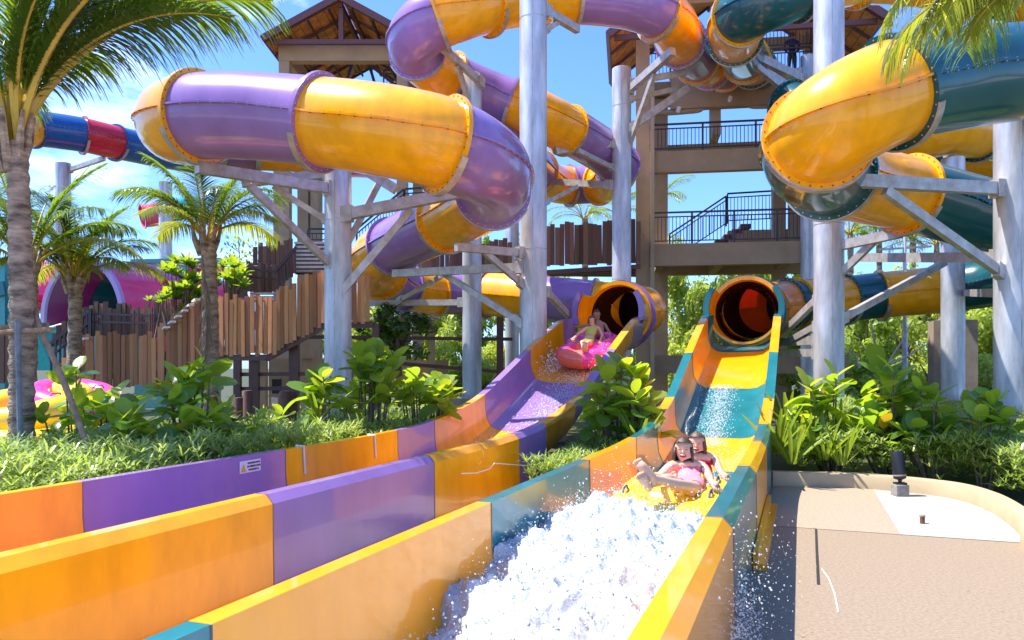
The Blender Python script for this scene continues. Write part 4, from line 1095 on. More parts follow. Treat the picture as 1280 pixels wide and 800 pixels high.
# upright yellow-green ferns beside the teal chute
FB = leaf_mesh('blade', .62, .062, leafmat('fern_blade', (.16, .24, .02), (.40, .52, .03), .4, .35, .3), .5, .12, nseg=6)
def fern(label, px, py, Y, n, sc):
    b = at(px, py, Y); o = thing('strap_leaf_plant', label, 'plant', b, 'strap-leaved plants')
    for k in range(n):
        az = k * 2.399; el = R.uniform(.75, 1.45); s = sc * R.uniform(.7, 1.15)
        inst('blade', FB, o, b + Vector((math.cos(az) * .05, math.sin(az) * .05, 0)), rot=(R.uniform(-.4, .4), -el, az), scale=(s, s, s))
for i, (px, py, Y, n, sc, lab) in enumerate([(972, 568, 11.2, 16, 1.15, 'strap-leaved plant hard against the teal chute wall'), (990, 580, 11.0, 14, 1.0, 'strap-leaved plant at the left end of the tan kerb'), (1008, 560, 11.6, 16, 1.15, 'strap-leaved plant second from the teal chute wall'),
                       (1030, 575, 11.2, 15, 1.1, 'strap-leaved plant in the kerb bed left of the floodlight'), (1052, 582, 11.0, 13, .95, 'strap-leaved plant nearest the floodlight'), (985, 540, 12.4, 16, 1.2, 'strap-leaved plant at the back of the kerb bed by the chute'),
                       (800, 560, 11.2, 12, .9, 'strap-leaved plant at foot of the shrub between the chutes'), (1048, 545, 12.2, 14, 1.0, 'strap-leaved plant under the thick column in the kerb bed'), (398, 525, 11.4, 11, .9, 'strap-leaved plant beside the brown post stub')]):
    fern(lab, px, py, Y, n, sc)

# ------------------------------------------------------------------ trees behind
def crown_mesh(name, n, leaf, mat, seed, clumps=26):
    rr = random.Random(seed); mb = MB(); C = []
    for _ in range(clumps):
        while True:
            p = Vector((rr.uniform(-1, 1), rr.uniform(-1, 1), rr.uniform(-1, 1)))
            if .25 < p.length < .92: break
        C.append((p, rr.uniform(.18, .36)))
    for i in range(n):
        c, r_ = C[rr.randrange(clumps)]
        d = Vector((rr.gauss(0, 1), rr.gauss(0, 1), rr.gauss(0, 1))).normalized()
        p = c + d * r_ * rr.random() ** .4
        nn = (d + Vector((rr.gauss(0, .5), rr.gauss(0, .5), rr.gauss(.5, .5)))).normalized()
        a = nn.orthogonal().normalized(); a = Matrix.Rotation(rr.uniform(0, 6.28), 3, nn) @ a; b = nn.cross(a)
        l = leaf * rr.uniform(.6, 1.3)
        mb.add([p - a * l, p + b * l * .42, p + a * l, p - b * l * .42], [(0, 1, 2, 3)])
    return mesh(name, mb.v, mb.f, mat)
CR = [crown_mesh('crown', 6500, .062, m_tree, 1), crown_mesh('crown', 6500, .058, m_tree2, 2), crown_mesh('crown', 5200, .07, m_tree, 3, 20), crown_mesh('crown', 5500, .062, m_tree2, 4, 20)]
def tree(name, label, px, ytop, ybot, Y, wpx, k, group='trees in the thicket behind', rot=0., cat='tree', trunk=True):
    b = at(px, 460, Y); o = thing(name, label, cat, (b.x, Y, 0), group)
    zt, zb = at(0, ytop, Y).z, at(0, ybot, Y).z; rx = wpx / 2 / F_ * Y; rz = (zt - zb) / 2
    inst('crown', CR[k], o, Vector((b.x, Y, (zt + zb) / 2)), rot=(0, 0, rot), scale=(rx, rx * .8, rz))
    mb = MB(); q = Vector((b.x, Y, 0)); c = Vector((b.x, Y, (zt + zb) / 2))
    mb.tube([q, q.lerp(c, .5) + Vector((.1, 0, 0)), c], [.05 * rx + .06, .04 * rx + .05, .03 * rx + .03], 7)
    for j in range(5):
        a = j * 1.3 + px; e = c + Vector((math.cos(a) * rx * .6, math.sin(a) * rx * .5, rz * R.uniform(-.2, .6)))
        mb.tube([q.lerp(c, .55 + .07 * j), (q.lerp(c, .8) + e) / 2, e], [.02 * rx + .03, .014 * rx + .02, .015], 5)
    obj('trunk', mb, m_bark, o, smooth=40)
    return o
spots = [(848, 300, 480, 40, 120, 1), (905, 320, 500, 36, 120, 0), (950, 270, 470, 46, 120, 0), (985, 300, 480, 42, 110, 2), (880, 410, 520, 31, 120, 1), (960, 430, 520, 30, 110, 3), (1040, 330, 490, 42, 120, 0), (1085, 345, 500, 36, 120, 2), (1130, 335, 500, 40, 130, 1),
         (1180, 330, 500, 42, 130, 0), (1225, 345, 510, 36, 130, 1), (1275, 330, 510, 34, 130, 3), (1100, 430, 525, 30, 120, 0), (1165, 425, 520, 30, 120, 1), (1235, 430, 530, 29, 120, 3), (1050, 440, 525, 29, 90, 1), (1330, 300, 520, 36, 170, 0),
         (450, 350, 490, 40, 110, 3), (520, 340, 480, 42, 110, 1), (580, 345, 490, 40, 110, 2), (635, 270, 420, 44, 80, 0), (640, 400, 500, 38, 110, 1), (700, 345, 480, 44, 110, 1), (745, 348, 490, 40, 100, 3), (560, 430, 510, 33, 110, 1), (470, 440, 510, 33, 100, 3), (610, 440, 512, 33, 90, 3), (800, 330, 500, 44, 90, 0), (400, 400, 500, 42, 120, 2), (820, 430, 520, 34, 80, 1), (690, 430, 515, 36, 90, 0)]
words = {0: 'dark green', 1: 'light green', 2: 'mid green', 3: 'yellow-green'}
where = ['behind the left tower leg', 'under the tower floor left of the red tube mouth', 'tall behind the tower stair', 'behind the right tower column', 'low in front of the tower thicket', 'low just left of the red tube mouth', 'right of the thick column', 'under the teal tube left part',
         'under the orange tube behind the lamp pole', 'behind the column on brown footing', 'between the two right-hand columns', 'behind the right edge column', 'low behind the right-hand shrub', 'low left of the brown footing', 'low right of the brown footing', 'low beside the thick column foot', 'beyond the right edge',
         'behind the stair posts at left', 'behind the plank walkway posts', 'under the purple tube at centre', 'over the plank walkway at centre', 'behind the slim grey column', 'behind the tallest column', 'left of the purple mouth', 'low beneath the plank walkway', 'low beside the leftmost column', 'low left of the tallest column', 'between column and tower', 'behind the plank stair', 'low between the two chutes', 'low behind the purple chute']
for i, (px, y0, y1, Y, wp, k) in enumerate(spots):
    tree('bushy_tree', f'{words[k]} bushy tree {where[i]}', px, y0, y1, Y, wp, k, rot=i * 1.1)
DT = crown_mesh('crown', 2600, .10, leafmat('glossy_tree_leaf', (.045, .10, .018), (.20, .34, .02), .35, .3, .2), 9, 24); CR.append(DT)
tree('broadleaf_tree', 'small dark leafy tree under the purple tube left of centre', 495, 378, 455, 21.5, 104, 4, group=None)
# thin sapling and bare twigs
sp = thing('sapling', 'thin sapling against the sky right of the middle palm', 'sapling', (at(300, 460, 26).x, 26, 0))
mb = MB(); mb.tube([at(300, 470, 26), at(302, 380, 26), at(298, 295, 26)], [.05, .03, .012], 5)
for j in range(7): mb.tube([at(300, 370 - j * 9, 26), at(300 + (22 if j % 2 else -20), 350 - j * 8, 26)], [.015, .006], 4)
obj('stem', mb, m_bark, sp)
lm = MB()
for _ in range(260):
    p = at(R.gauss(300, 15), R.uniform(295, 350), 26 + R.uniform(-.4, .4)); d = Vector((R.gauss(0, 1), R.gauss(0, 1), R.gauss(0, 1))).normalized(); e = d.orthogonal().normalized(); lm.add([p - d * .08, p + e * .035, p + d * .08, p - e * .035], [(0, 1, 2, 3)])
tag(obj('foliage', lm, m_tree, sp), kind='stuff')
bt = thing('bare_sapling', 'leafless pale twiggy sapling behind the big-leaf shrub at right', 'sapling', (at(1090, 460, 20).x, 20, 0))
mb = MB()
for pts in ([(1108, 520), (1108, 470), (1112, 450), (1128, 425), (1140, 402)], [(1108, 480), (1096, 440), (1090, 410), (1088, 400)], [(1110, 468), (1090, 450), (1074, 425)], [(1112, 455), (1135, 445), (1155, 432)], [(1074, 460), (1070, 445), (1060, 435)]):
    mb.tube([at(x, y, 20) for x, y in pts], [lerp(.05, .015, i / (len(pts) - 1)) for i in range(len(pts))], 5)
obj('twigs', mb, M('pale_bark', (.38, .32, .26), rough=.9), bt)
lp = thing('lamp_pole', 'thin pale metal pole standing in the thicket at right', 'pole', (at(1131, 460, 24).x, 24, 0))
mb = MB(); mb.lathe((at(1131, 460, 24).x, 24, 0), [(.09, 0), (.075, 3.0), (.06, 3.02), (.05, 7.0)], 12); obj('shaft', mb, m_steel, lp, smooth=40)
mb = MB(); mb.beam(at(1098, 312, 24), at(1164, 308, 24), .06, .06); mb.beam(at(1131, 300, 24), at(1100, 312, 24), .03, .03); mb.beam(at(1131, 300, 24), at(1162, 308, 24), .03, .03); obj('cross_arm', mb, m_steelw, lp)
# brown stub posts
for px, yt, Y, r_, lab in ((357, 489, 12.4, .10, 'tallest brown stub post at foot of the leftmost column'), (310, 488, 14, .085, 'reddish stub post under the stair landing'), (298, 497, 14.4, .085, 'short darker stub post left of the reddish one'), (267, 495, 13, .06, 'stub post hidden in the broadleaf shrub'), (364, 489, 13, .09, 'stub post half behind the tallest one')):
    b = at(px, 460, Y); zt = at(px, yt, Y).z; mb = MB(); mb.lathe((b.x, Y, 0), [(r_, 0), (r_, zt - .03), (r_ * .9, zt), (r_ * .3, zt + .004)], 14)
    tag(obj('stub_post', mb, M('rust_post', (.16, .07, .05), rough=.8, var=.4), smooth=40), lab, 'post', 'brown stub posts')
# ------------------------------------------------------------------ inflatable rafts
def torus(mb, c, ax_, Rr, r_, n=40, m=16, mi=lambda a: 0, squash=1.):
    c = Vector(c); ax_ = Vector(ax_).normalized(); e1 = U - ax_ * U.dot(ax_); e1.normalize(); e2 = ax_.cross(e1)
    for i in range(n):
        a0, a1 = 2 * math.pi * i / n, 2 * math.pi * (i + 1) / n
        mb.mi = mi((a0 + a1) / 2)
        vs = []
        for a in (a0, a1):
            d = e1 * math.cos(a) + e2 * math.sin(a)
            k_ = 1 + .02 * math.cos(a * 10)
            for j in range(m):
                b = 2 * math.pi * j / m; vs.append(c + d * (Rr + r_ * k_ * math.cos(b)) + ax_ * (r_ * squash * k_ * math.sin(b)))
        mb.add(vs, [(j, (j + 1) % m, m + (j + 1) % m, m + j) for j in range(m)])
def weld(o):
    bm = bmesh.new(); bm.from_mesh(o.data); bmesh.ops.remove_doubles(bm, verts=bm.verts, dist=.0008); bmesh.ops.recalc_face_normals(bm, faces=bm.faces); bm.to_mesh(o.data); bm.free()
    o.data.polygons.foreach_set('use_smooth', [True] * len(o.data.polygons)); o.data.update()
def raft(label, c, pitch, mats, Rr=.34, r_=.17, two=True, gap=.60, mi=lambda a: 0, group=None, handles=True, name='inflatable_raft', axv=None):
    c = Vector(c); f = (U * math.cos(pitch) + Vector((0, 0, math.sin(pitch)))).normalized()
    ax_ = V.cross(f).normalized() if axv is None else axv
    if ax_.z < 0: ax_ = -ax_
    o = thing(name, label, 'raft', c, group)
    mb = MB(); torus(mb, c, ax_, Rr, r_, mi=mi); t1 = obj('ring', mb, mats, o); weld(t1)
    if two:
        mb = MB(); torus(mb, c + f * gap, ax_, Rr, r_, mi=mi); t2 = obj('ring', mb, mats, o); weld(t2)
    mb = MB(); mb.box(c - ax_ * r_ * .6 + f * (gap / 2 if two else 0), f * (Rr + (gap / 2 if two else 0)), V * Rr, ax_ * .02); obj('base_panel', mb, mats[0], o)
    if handles:
        for k, cc in enumerate((c, c + f * gap) if two else (c,)):
            for sg in (-1, 1):
                p = cc + V * sg * Rr + ax_ * (r_ + .0)
                mb = MB(); mb.tube([p - f * .11 - ax_ * .01, p - f * .06 + ax_ * .035, p + f * .06 + ax_ * .035, p + f * .11 - ax_ * .01], .010, 6); obj('handle', mb, m_strap, o, smooth=40)
    return o, f, ax_
raftN, fN, aN = raft('yellow double-ring raft carrying two laughing riders through the foam', lane(6.6, -1.06, .46), .06, [m_vinyly, m_yellow], .36, .175)
raftF, fF, aF = raft('pink double-ring raft with two riders high on the purple chute', lane(16.7, -4.50, 2.02), .30, [m_vinylp, m_vinylo], .46, .21, gap=.70, mi=lambda a: 1 if 2.2 < a < 3.3 else 0)
stk = 'rafts stacked behind the left hedge'
def up_ax(a, b): return Vector((a, b, 1)).normalized()
raft('yellow raft lowest and nearest in the left stack', at(35, 545, 11.6), 0, [m_vinyly], .80, .24, False, group=stk, axv=up_ax(.05, -.10))
raft('pale yellow raft on top in the left stack', at(30, 512, 12.0), 0, [m_vinyly], .78, .24, False, group=stk, axv=up_ax(-.1, -.25))
raft('pink raft with coral underside half behind the yellow ones', at(92, 500, 12.6), 0, [m_vinylp, m_vinylo], .52, .22, False, group=stk, axv=up_ax(.2, -.2))
raft('pink raft at the very bottom of the left stack', at(30, 575, 11.7), 0, [m_vinylp], .82, .22, False, group=stk, axv=up_ax(0, 0))

# ------------------------------------------------------------------ people
def skin_mesh(name, joints, bones, mat, root=0, levels=2):
    me = bpy.data.meshes.new(name); keys = list(joints); idx = {k: i for i, k in enumerate(keys)}
    me.from_pydata([tuple(joints[k][0]) for k in keys], [(idx[a], idx[b]) for a, b in bones], [])
    o = bpy.data.objects.new(name, me); COL.objects.link(o)
    o.modifiers.new('skin', 'SKIN').use_smooth_shade = True
    for i, k in enumerate(keys):
        r_ = joints[k][1]; me.skin_vertices[0].data[i].radius = r_ if isinstance(r_, tuple) else (r_, r_)
        me.skin_vertices[0].data[i].use_root = (k == root)
    ss = o.modifiers.new('sub', 'SUBSURF'); ss.levels = levels; ss.render_levels = levels
    bpy.context.view_layer.update()
    dg = bpy.context.evaluated_depsgraph_get()
    m2 = bpy.data.meshes.new_from_object(o.evaluated_get(dg)); m2.name = name
    bpy.data.objects.remove(o); bpy.data.meshes.remove(me)
    m2.materials.clear(); m2.materials.append(mat)
    m2.polygons.foreach_set('use_smooth', [True] * len(m2.polygons))
    return m2

def person(label, J, bones, mat, hairm, face_dir, head, hr, clothes, hands, hair_fall=.0, origin=None, mouth_open=True, feet=()):
    """J: joint -> (world point, radius); clothes: (name, material, predicate on world point, swell)"""
    o0 = Vector(origin if origin is not None else J['pelvis'][0])
    o = thing('person', label, 'person', o0)
    me = skin_mesh('body', {k: (Vector(p) - o0, r_) for k, (p, r_) in J.items()}, bones, mat, 'pelvis')
    body = bpy.data.objects.new('body', me); link(body, o, o0)
    for nm, cm, pred, sw in clothes:
        vs = []; fs = []; mp_ = {}
        def near_torso(c):
            best = None
            for a_, b_ in bones:
                A_, B_ = Vector(J[a_][0]), Vector(J[b_][0]); ab = B_ - A_; t_ = max(0, min(1, (c - A_).dot(ab) / max(1e-9, ab.length_squared)))
                ra, rb = [(max(J[q][1]) if isinstance(J[q][1], tuple) else J[q][1]) for q in (a_, b_)]
                dd_ = (c - A_ - ab * t_).length - lerp(ra, rb, t_)
                if best is None or dd_ < best[0]: best = (dd_, a_, b_)
            return not (best[2][:2] in ('el', 'wr', 'an', 'ja', 'sk', 'cr')) or nm in ('trousers', 'shirt')
        for p in me.polygons:
            if pred(p.center + o0) and near_torso(p.center + o0):
                f = []
                for vi in p.vertices:
                    if vi not in mp_:
                        mp_[vi] = len(vs); v = me.vertices[vi]; vs.append(v.co + v.normal * sw)
                    f.append(mp_[vi])
                fs.append(f)
        if fs:
            cl = bpy.data.objects.new(nm, mesh(nm, vs, fs, cm, smooth=180)); link(cl, o, o0)
    f = Vector(face_dir).normalized(); up_ = Vector((0, 0, 1)); s = f.cross(up_).normalized(); up_ = s.cross(f).normalized()
    H = Vector(head)
    def blob(name, c, a, b, d, m, parent=o, n=10):
        mb = MB(); vs = []; fs = []
        for i in range(n + 1):
            th = math.pi * i / n
            for k in range(n): ph = 2 * math.pi * k / n; vs.append(Vector(c) + s * (a * math.sin(th) * math.cos(ph)) + f * (d * math.sin(th) * math.sin(ph)) + up_ * (b * math.cos(th)))
        for i in range(n):
            for k in range(n): fs.append((i * n + k, i * n + (k + 1) % n, (i + 1) * n + (k + 1) % n, (i + 1) * n + k))
        mb.add(vs, fs); return obj(name, mb, m, parent, smooth=180)
    for sg in (-1, 1):
        blob('eye', H + s * sg * hr * .38 + f * hr * .90 + up_ * hr * .12, hr * .15, hr * .05, hr * .06, m_hair, n=8)
        blob('eyebrow', H + s * sg * hr * .40 + f * hr * .88 + up_ * hr * .36, hr * .18, hr * .022, hr * .05, hairm, n=8)
        blob('ear', H + s * sg * hr * .95 + f * hr * .02, hr * .10, hr * .25, hr * .16, mat, n=8)
    blob('nose', H + f * hr * .98 - up_ * hr * .15, hr * .13, hr * .24, hr * .18, mat, n=8)
    if mouth_open:
        blob('mouth', H + f * hr * .84 - up_ * hr * .58, hr * .34, hr * .21, hr * .15, m_mouth, n=8)
        blob('teeth', H + f * hr * .90 - up_ * hr * .47, hr * .29, hr * .075, hr * .135, m_white, n=8)
    else: blob('mouth', H + f * hr * .86 - up_ * hr * .56, hr * .26, hr * .06, hr * .12, m_mouth, n=8)
    # hair cap: upper and back part of a swollen head
    mb = MB(); n = 22; vs = []; ok = []
    for i in range(n + 1):
        th = math.pi * i / n
        for k in range(n):
            ph = 2 * math.pi * k / n
            d = s * (math.sin(th) * math.cos(ph)) + f * (math.sin(th) * math.sin(ph)) + up_ * math.cos(th)
            front = d.dot(f); vert = d.dot(up_)
            lim = vert > .40 + .20 * max(0, front) + .10 * noise.noise(d * 5) if front > .05 else vert > -.62
            wob = 1 + .05 * noise.noise(d * 6)
            vs.append(H + up_ * hr * .10 + Vector((d.dot(s) * 1.02, 0, 0)) * 0 + (s * d.dot(s) * 1.06 + f * d.dot(f) * 1.04 + up_ * vert * 1.24) * hr * wob); ok.append(lim)
    fs = []
    for i in range(n):
        for k in range(n):
            q = (i * n + k, i * n + (k + 1) % n, (i + 1) * n + (k + 1) % n, (i + 1) * n + k)
            if all(ok[j] for j in q): fs.append(q)
    mb.add(vs, fs); hair = obj('hair', mb, hairm, o, smooth=180)
    if hair_fall:
        mb = MB()
        for k in range(26):
            a = lerp(-2.3, 2.3, k / 25) ; d = s * math.sin(a) - f * math.cos(a)
            if d.dot(f) > .45: continue
            p = H + d * hr * .86 + up_ * hr * .25
            mb.tube([p, p - up_ * hair_fall * .5 + d * hr * .18, p - up_ * hair_fall * R.uniform(.85, 1.1) + d * hr * R.uniform(-.05, .3)], [hr * .20, hr * .17, hr * .04], 6)
        if mb.v: obj('hair_strands', mb, hairm, hair, smooth=180)
    for (p, d, up2, sz) in hands:
        d = Vector(d).normalized(); up2 = Vector(up2).normalized(); sd_ = d.cross(up2).normalized(); p = Vector(p)
        mb = MB()
        mb.tube([p, p + d * .045 * sz, p + d * .085 * sz], [.026 * sz, .036 * sz, .032 * sz], 8)
        for i, (off, ln_) in enumerate(((-.030, .060), (-.010, .074), (.010, .070), (.029, .056))):
            q = p + d * .08 * sz + sd_ * off * sz; q1 = q + (d - up2 * .35).normalized() * ln_ * .5 * sz; q2 = q1 + (d * .2 - up2).normalized() * ln_ * .5 * sz
            mb.tube([q - d * .02 * sz, q, q1, q2], [.010 * sz, .010 * sz, .009 * sz, .006 * sz], 6)
        q = p + d * .02 * sz + sd_ * .032 * sz; mb.tube([q - sd_ * .02 * sz, q + (sd_ + d * .4) * .025 * sz, q + (sd_ * .5 + d) * .05 * sz], [.013 * sz, .011 * sz, .007 * sz], 6)
        obj('hand', mb, mat, o, smooth=180)
    for (p, d, up2, sz) in feet:
        d = Vector(d).normalized(); up2 = Vector(up2).normalized(); sd_ = d.cross(up2).normalized(); p = Vector(p)
        mb = MB(); mb.tube([p - d * .05 * sz, p + d * .04 * sz, p + d * .12 * sz, p + d * .17 * sz], [.034 * sz, .038 * sz, .040 * sz, .034 * sz], 10)
        for i in range(5):
            q = p + d * .16 * sz + sd_ * (-.030 + .015 * i) * sz; mb.tube([q, q + d * (.045 - .005 * abs(1 - i)) * sz], [.011 * sz if i else .015 * sz, .008 * sz], 6)
        obj('foot', mb, mat, o, smooth=180)
    return o
BN = [('pelvis', 'waist'), ('waist', 'chest'), ('chest', 'ubreast'), ('ubreast', 'neck'), ('neck', 'jaw'), ('jaw', 'skull'), ('skull', 'crown'), ('ubreast', 'shL'), ('shL', 'elL'), ('elL', 'wrL'), ('ubreast', 'shR'), ('shR', 'elR'), ('elR', 'wrR'),
      ('pelvis', 'hipL'), ('hipL', 'knL'), ('knL', 'anL'), ('pelvis', 'hipR'), ('hipR', 'knR'), ('knR', 'anR')]
def J_(d):
    rads = dict(pelvis=(.125, .10), waist=(.105, .085), chest=(.125, .095), ubreast=(.09, .07), neck=.045, jaw=(.064, .070), skull=(.092, .100), crown=(.062, .068), shL=.05, shR=.05, elL=.036, elR=.036, wrL=.024, wrR=.024, hipL=.085, hipR=.085, knL=.050, knR=.050, anL=.031, anR=.031)
    return {k: (p if isinstance(p, Vector) else at(*p), rads[k]) for k, p in d.items()}

w1 = J_(dict(pelvis=(863, 611, 6.80), waist=(862, 601, 6.90), chest=(861, 590, 6.99), ubreast=(859.5, 581.5, 7.05), neck=(858, 576.5, 7.05), jaw=(855.5, 570, 7.0), skull=(854, 559, 7.0), crown=(855, 549.5, 7.03),
             shL=(839, 582, 7.0), elL=(823, 597, 6.78), wrL=(816, 594, 6.56), shR=(879, 583, 7.06), elR=(887, 597, 6.86), wrR=(890, 603, 6.62),
             hipL=(852, 611, 6.72), knL=(834, 598, 6.36), anL=(809, 607, 6.12), hipR=(873, 613, 6.72), knR=(848, 606, 6.30), anR=(815, 597, 6.10)))
fd = Vector((-.25, -1, -.12))
hipz = w1['pelvis'][0].z; cz = at(0, 581, 7.05).z
def ctr1(p): return abs(p.x - (w1['chest'][0].x + (p.z - w1['chest'][0].z) * .0))
person('young woman in a pink swimsuit laughing at the front of the yellow raft', w1, BN, m_skin, m_hair, fd, at(854, 561, 6.99), .083,
       [('swimsuit', m_pinkfab, lambda p: ctr1(p) < .165 and hipz + .03 < p.z < cz - .005 and p.y > 6.62 and not (p.z > cz - .06 and ctr1(p) > .10), .006),
        ('striped_shorts', m_whitefab, lambda p: ctr1(p) < .2 and p.z <= hipz + .03 and p.y > 6.55, .006)],
       [(w1['wrL'][0], (-.5, -.5, -.3), (0, 0, 1), 1.), (w1['wrR'][0], (.2, -.8, -.3), (0, 0, 1), 1.)], hair_fall=.20,
       feet=[(w1['anR'][0], (-.55, -.15, .6), (0, -1, 0), 1.), (w1['anL'][0], (-.3, -.5, .4), (0, -1, 0), 1.)])
w2 = J_(dict(pelvis=(874, 598, 7.55), waist=(875, 589, 7.62), chest=(876, 579, 7.66), ubreast=(876, 571, 7.68), neck=(875, 567, 7.68), jaw=(872.5, 561, 7.64), skull=(871, 551.5, 7.64), crown=(871.5, 543.5, 7.66),
             shL=(857, 573, 7.66), elL=(846, 590, 7.5), wrL=(836, 594, 7.25), shR=(893, 573, 7.68), elR=(899, 587, 7.5), wrR=(903, 593, 7.25),
             hipL=(864, 600, 7.48), knL=(848, 596, 7.12), anL=(842, 612, 6.85), hipR=(884, 601, 7.48), knR=(886, 600, 7.10), anR=(880, 614, 6.85)))
person('rider with brown hair leaning out behind the woman in pink', w2, BN, m_skin, m_hairb, Vector((-.35, -1, -.15)), at(871, 553.5, 7.63), .083,
       [('top', m_redfab, lambda p: abs(p.x - w2['chest'][0].x) < .16 and w2['waist'][0].z < p.z < w2['ubreast'][0].z - .02, .006)],
       [(w2['wrR'][0], (.2, -.8, -.2), (0, 0, 1), 1.), (w2['wrL'][0], (-.2, -.8, -.2), (0, 0, 1), 1.)], hair_fall=.16)
Y0 = 17.35
w3 = J_(dict(pelvis=(735, 428, 17.35), waist=(737, 421.5, 17.5), chest=(739, 415, 17.62), ubreast=(740.5, 410, 17.7), neck=(740.8, 407, 17.72), jaw=(740.4, 404, 17.68), skull=(740, 400, 17.68), crown=(740.3, 396.6, 17.7),
             shL=(733.5, 410.5, 17.65), elL=(723, 416.5, 17.5), wrL=(717.5, 422.5, 17.2), shR=(748, 410, 17.75), elR=(753, 419, 17.6), wrR=(750, 426.5, 17.3),
             hipL=(731.5, 429, 17.28), knL=(727.5, 427.5, 16.9), anL=(729.5, 437, 16.6), hipR=(738.5, 429.5, 17.3), knR=(733.5, 428.5, 16.9), anR=(732.5, 437.5, 16.62)))
c3 = w3['chest'][0]
person('woman in a lime bikini at the front of the pink raft', w3, BN, m_skin, m_hairb, Vector((-.3, -1, -.1)), at(740, 400.6, 17.66), .086,
       [('bikini_top', m_limefab, lambda p: abs(p.x - c3.x) < .17 and c3.z - .07 < p.z < c3.z + .10 and p.y < c3.y + .03, .012), ('bikini_bottom', m_limefab, lambda p: abs(p.x - w3['pelvis'][0].x) < .2 and abs(p.z - w3['pelvis'][0].z) < .09 and p.y > 17.2, .01)],
       [(w3['wrL'][0], (-.3, -.8, -.3), (0, 0, 1), 1.), (w3['wrR'][0], (-.1, -.8, -.3), (0, 0, 1), 1.)], hair_fall=.10, mouth_open=False,
       feet=[(w3['anL'][0], (0, -.5, .8), (0, -1, 0), 1.), (w3['anR'][0], (0, -.5, .8), (0, -1, 0), 1.)])
w4 = J_(dict(pelvis=(750, 422, 18.1), waist=(750, 415.5, 18.22), chest=(749, 409.5, 18.32), ubreast=(747.5, 404, 18.38), neck=(746.8, 400, 18.38), jaw=(746.2, 396.6, 18.34), skull=(745.8, 392.2, 18.34), crown=(746, 388.6, 18.36),
             shL=(738.5, 405, 18.35), elL=(729, 407.5, 18.3), wrL=(722.5, 408.5, 18.1), shR=(756, 405.5, 18.4), elR=(760, 413, 18.25), wrR=(765, 418.5, 18.0),
             hipL=(746, 423, 18.05), knL=(742, 422, 17.6), anL=(741, 432, 17.4), hipR=(754, 423, 18.05), knR=(755, 422, 17.6), anR=(754, 432, 17.4)))
person('dark-haired man with outstretched arms behind the woman in lime bikini', w4, BN, m_skin2, m_hair, Vector((-.2, -1, -.05)), at(745.8, 392.8, 18.32), .088,
       [('shorts', m_redfab, lambda p: p.z < w4['waist'][0].z - .03 and p.y > 17.66, .012)],
       [(w4['wrL'][0], (-.9, -.3, 0), (0, 0, 1), 1.), (w4['wrR'][0], (.3, -.8, -.2), (0, 0, 1), 1.)], mouth_open=False)
# attendant at the top of the tower, seen from behind
gz = Z3 + .02; gb = at(990, 90, 28.6)
gb = Vector((gb.x, gb.y, gz)); gp_ = lambda x, y, z: gb + Vector((x, y, z))
w5 = J_(dict(pelvis=gp_(0, 0, .95), waist=gp_(0, 0, 1.10), chest=gp_(0, -.02, 1.28), ubreast=gp_(0, -.01, 1.42), neck=gp_(0, 0, 1.50), jaw=gp_(0, .03, 1.56), skull=gp_(0, .03, 1.64), crown=gp_(0, .02, 1.72),
             shL=gp_(-.18, 0, 1.41), elL=gp_(-.33, .02, 1.17), wrL=gp_(-.16, .04, 1.02), shR=gp_(.18, 0, 1.41), elR=gp_(.33, .02, 1.17), wrR=gp_(.16, .04, 1.02),
             hipL=gp_(-.09, 0, .90), knL=gp_(-.11, 0, .50), anL=gp_(-.12, .02, .08), hipR=gp_(.09, 0, .90), knR=gp_(.11, 0, .50), anR=gp_(.12, .02, .08)))
person('attendant in a navy shirt seen from behind on the tower top, hands on hips', w5, BN, m_skin2, m_hair, Vector((0, 1, 0)), gp_(0, .03, 1.63), .095,
       [('shirt', m_navy, lambda p: gz + .95 < p.z < gz + 1.49 and abs(p.x - gb.x) < .29, .015), ('trousers', m_black, lambda p: p.z < gz + .97 and abs(p.x - gb.x) < .22, .015)],
       [(w5['wrL'][0], (.6, .5, -.2), (0, 0, 1), 1.), (w5['wrR'][0], (-.6, .5, -.2), (0, 0, 1), 1.)], origin=gb, mouth_open=False,
       feet=[(w5['anL'][0], (0, 1, -.15), (0, 0, 1), 1.1), (w5['anR'][0], (0, 1, -.15), (0, 0, 1), 1.1)])

# ------------------------------------------------------------------ warning sign on the lane wall
sg_o = lane(6.62, TA - HA + .008, .60)
sgn = thing('warning_sign', 'small white warning sticker with yellow triangle on the purple lane wall', 'sign', sg_o)
mb = MB(); mb.box(sg_o + Vector((0, 0, .065)), U * .165, V * .0015, (0, 0, .064)); obj('sign_plate', mb, m_sign, sgn)
mb = MB(); q = sg_o + V * .0025 - U * .108 + Vector((0, 0, .012)); mb.add([q - U * .042, q + U * .042, q + Vector((0, 0, .095))], [(0, 1, 2)]); obj('warning_triangle', mb, m_signy, sgn)
mb = MB()
for ln_, (z, a, b) in enumerate(((.099, -.045, .145), (.064, -.052, .150), (.029, -.030, .125))):
    x = a
    while x < b:
        wd = R.choice((.006, .008, .010)); c = sg_o + U * (x + wd / 2) + V * .003 + Vector((0, 0, z))
        mb.box(c, U * wd * .5, V * .0008, (0, 0, R.choice((.008, .010, .010)))); x += wd + R.choice((.003, .004, .004, .010))
tag(obj('print', mb, m_signk, sgn), kind='stuff')

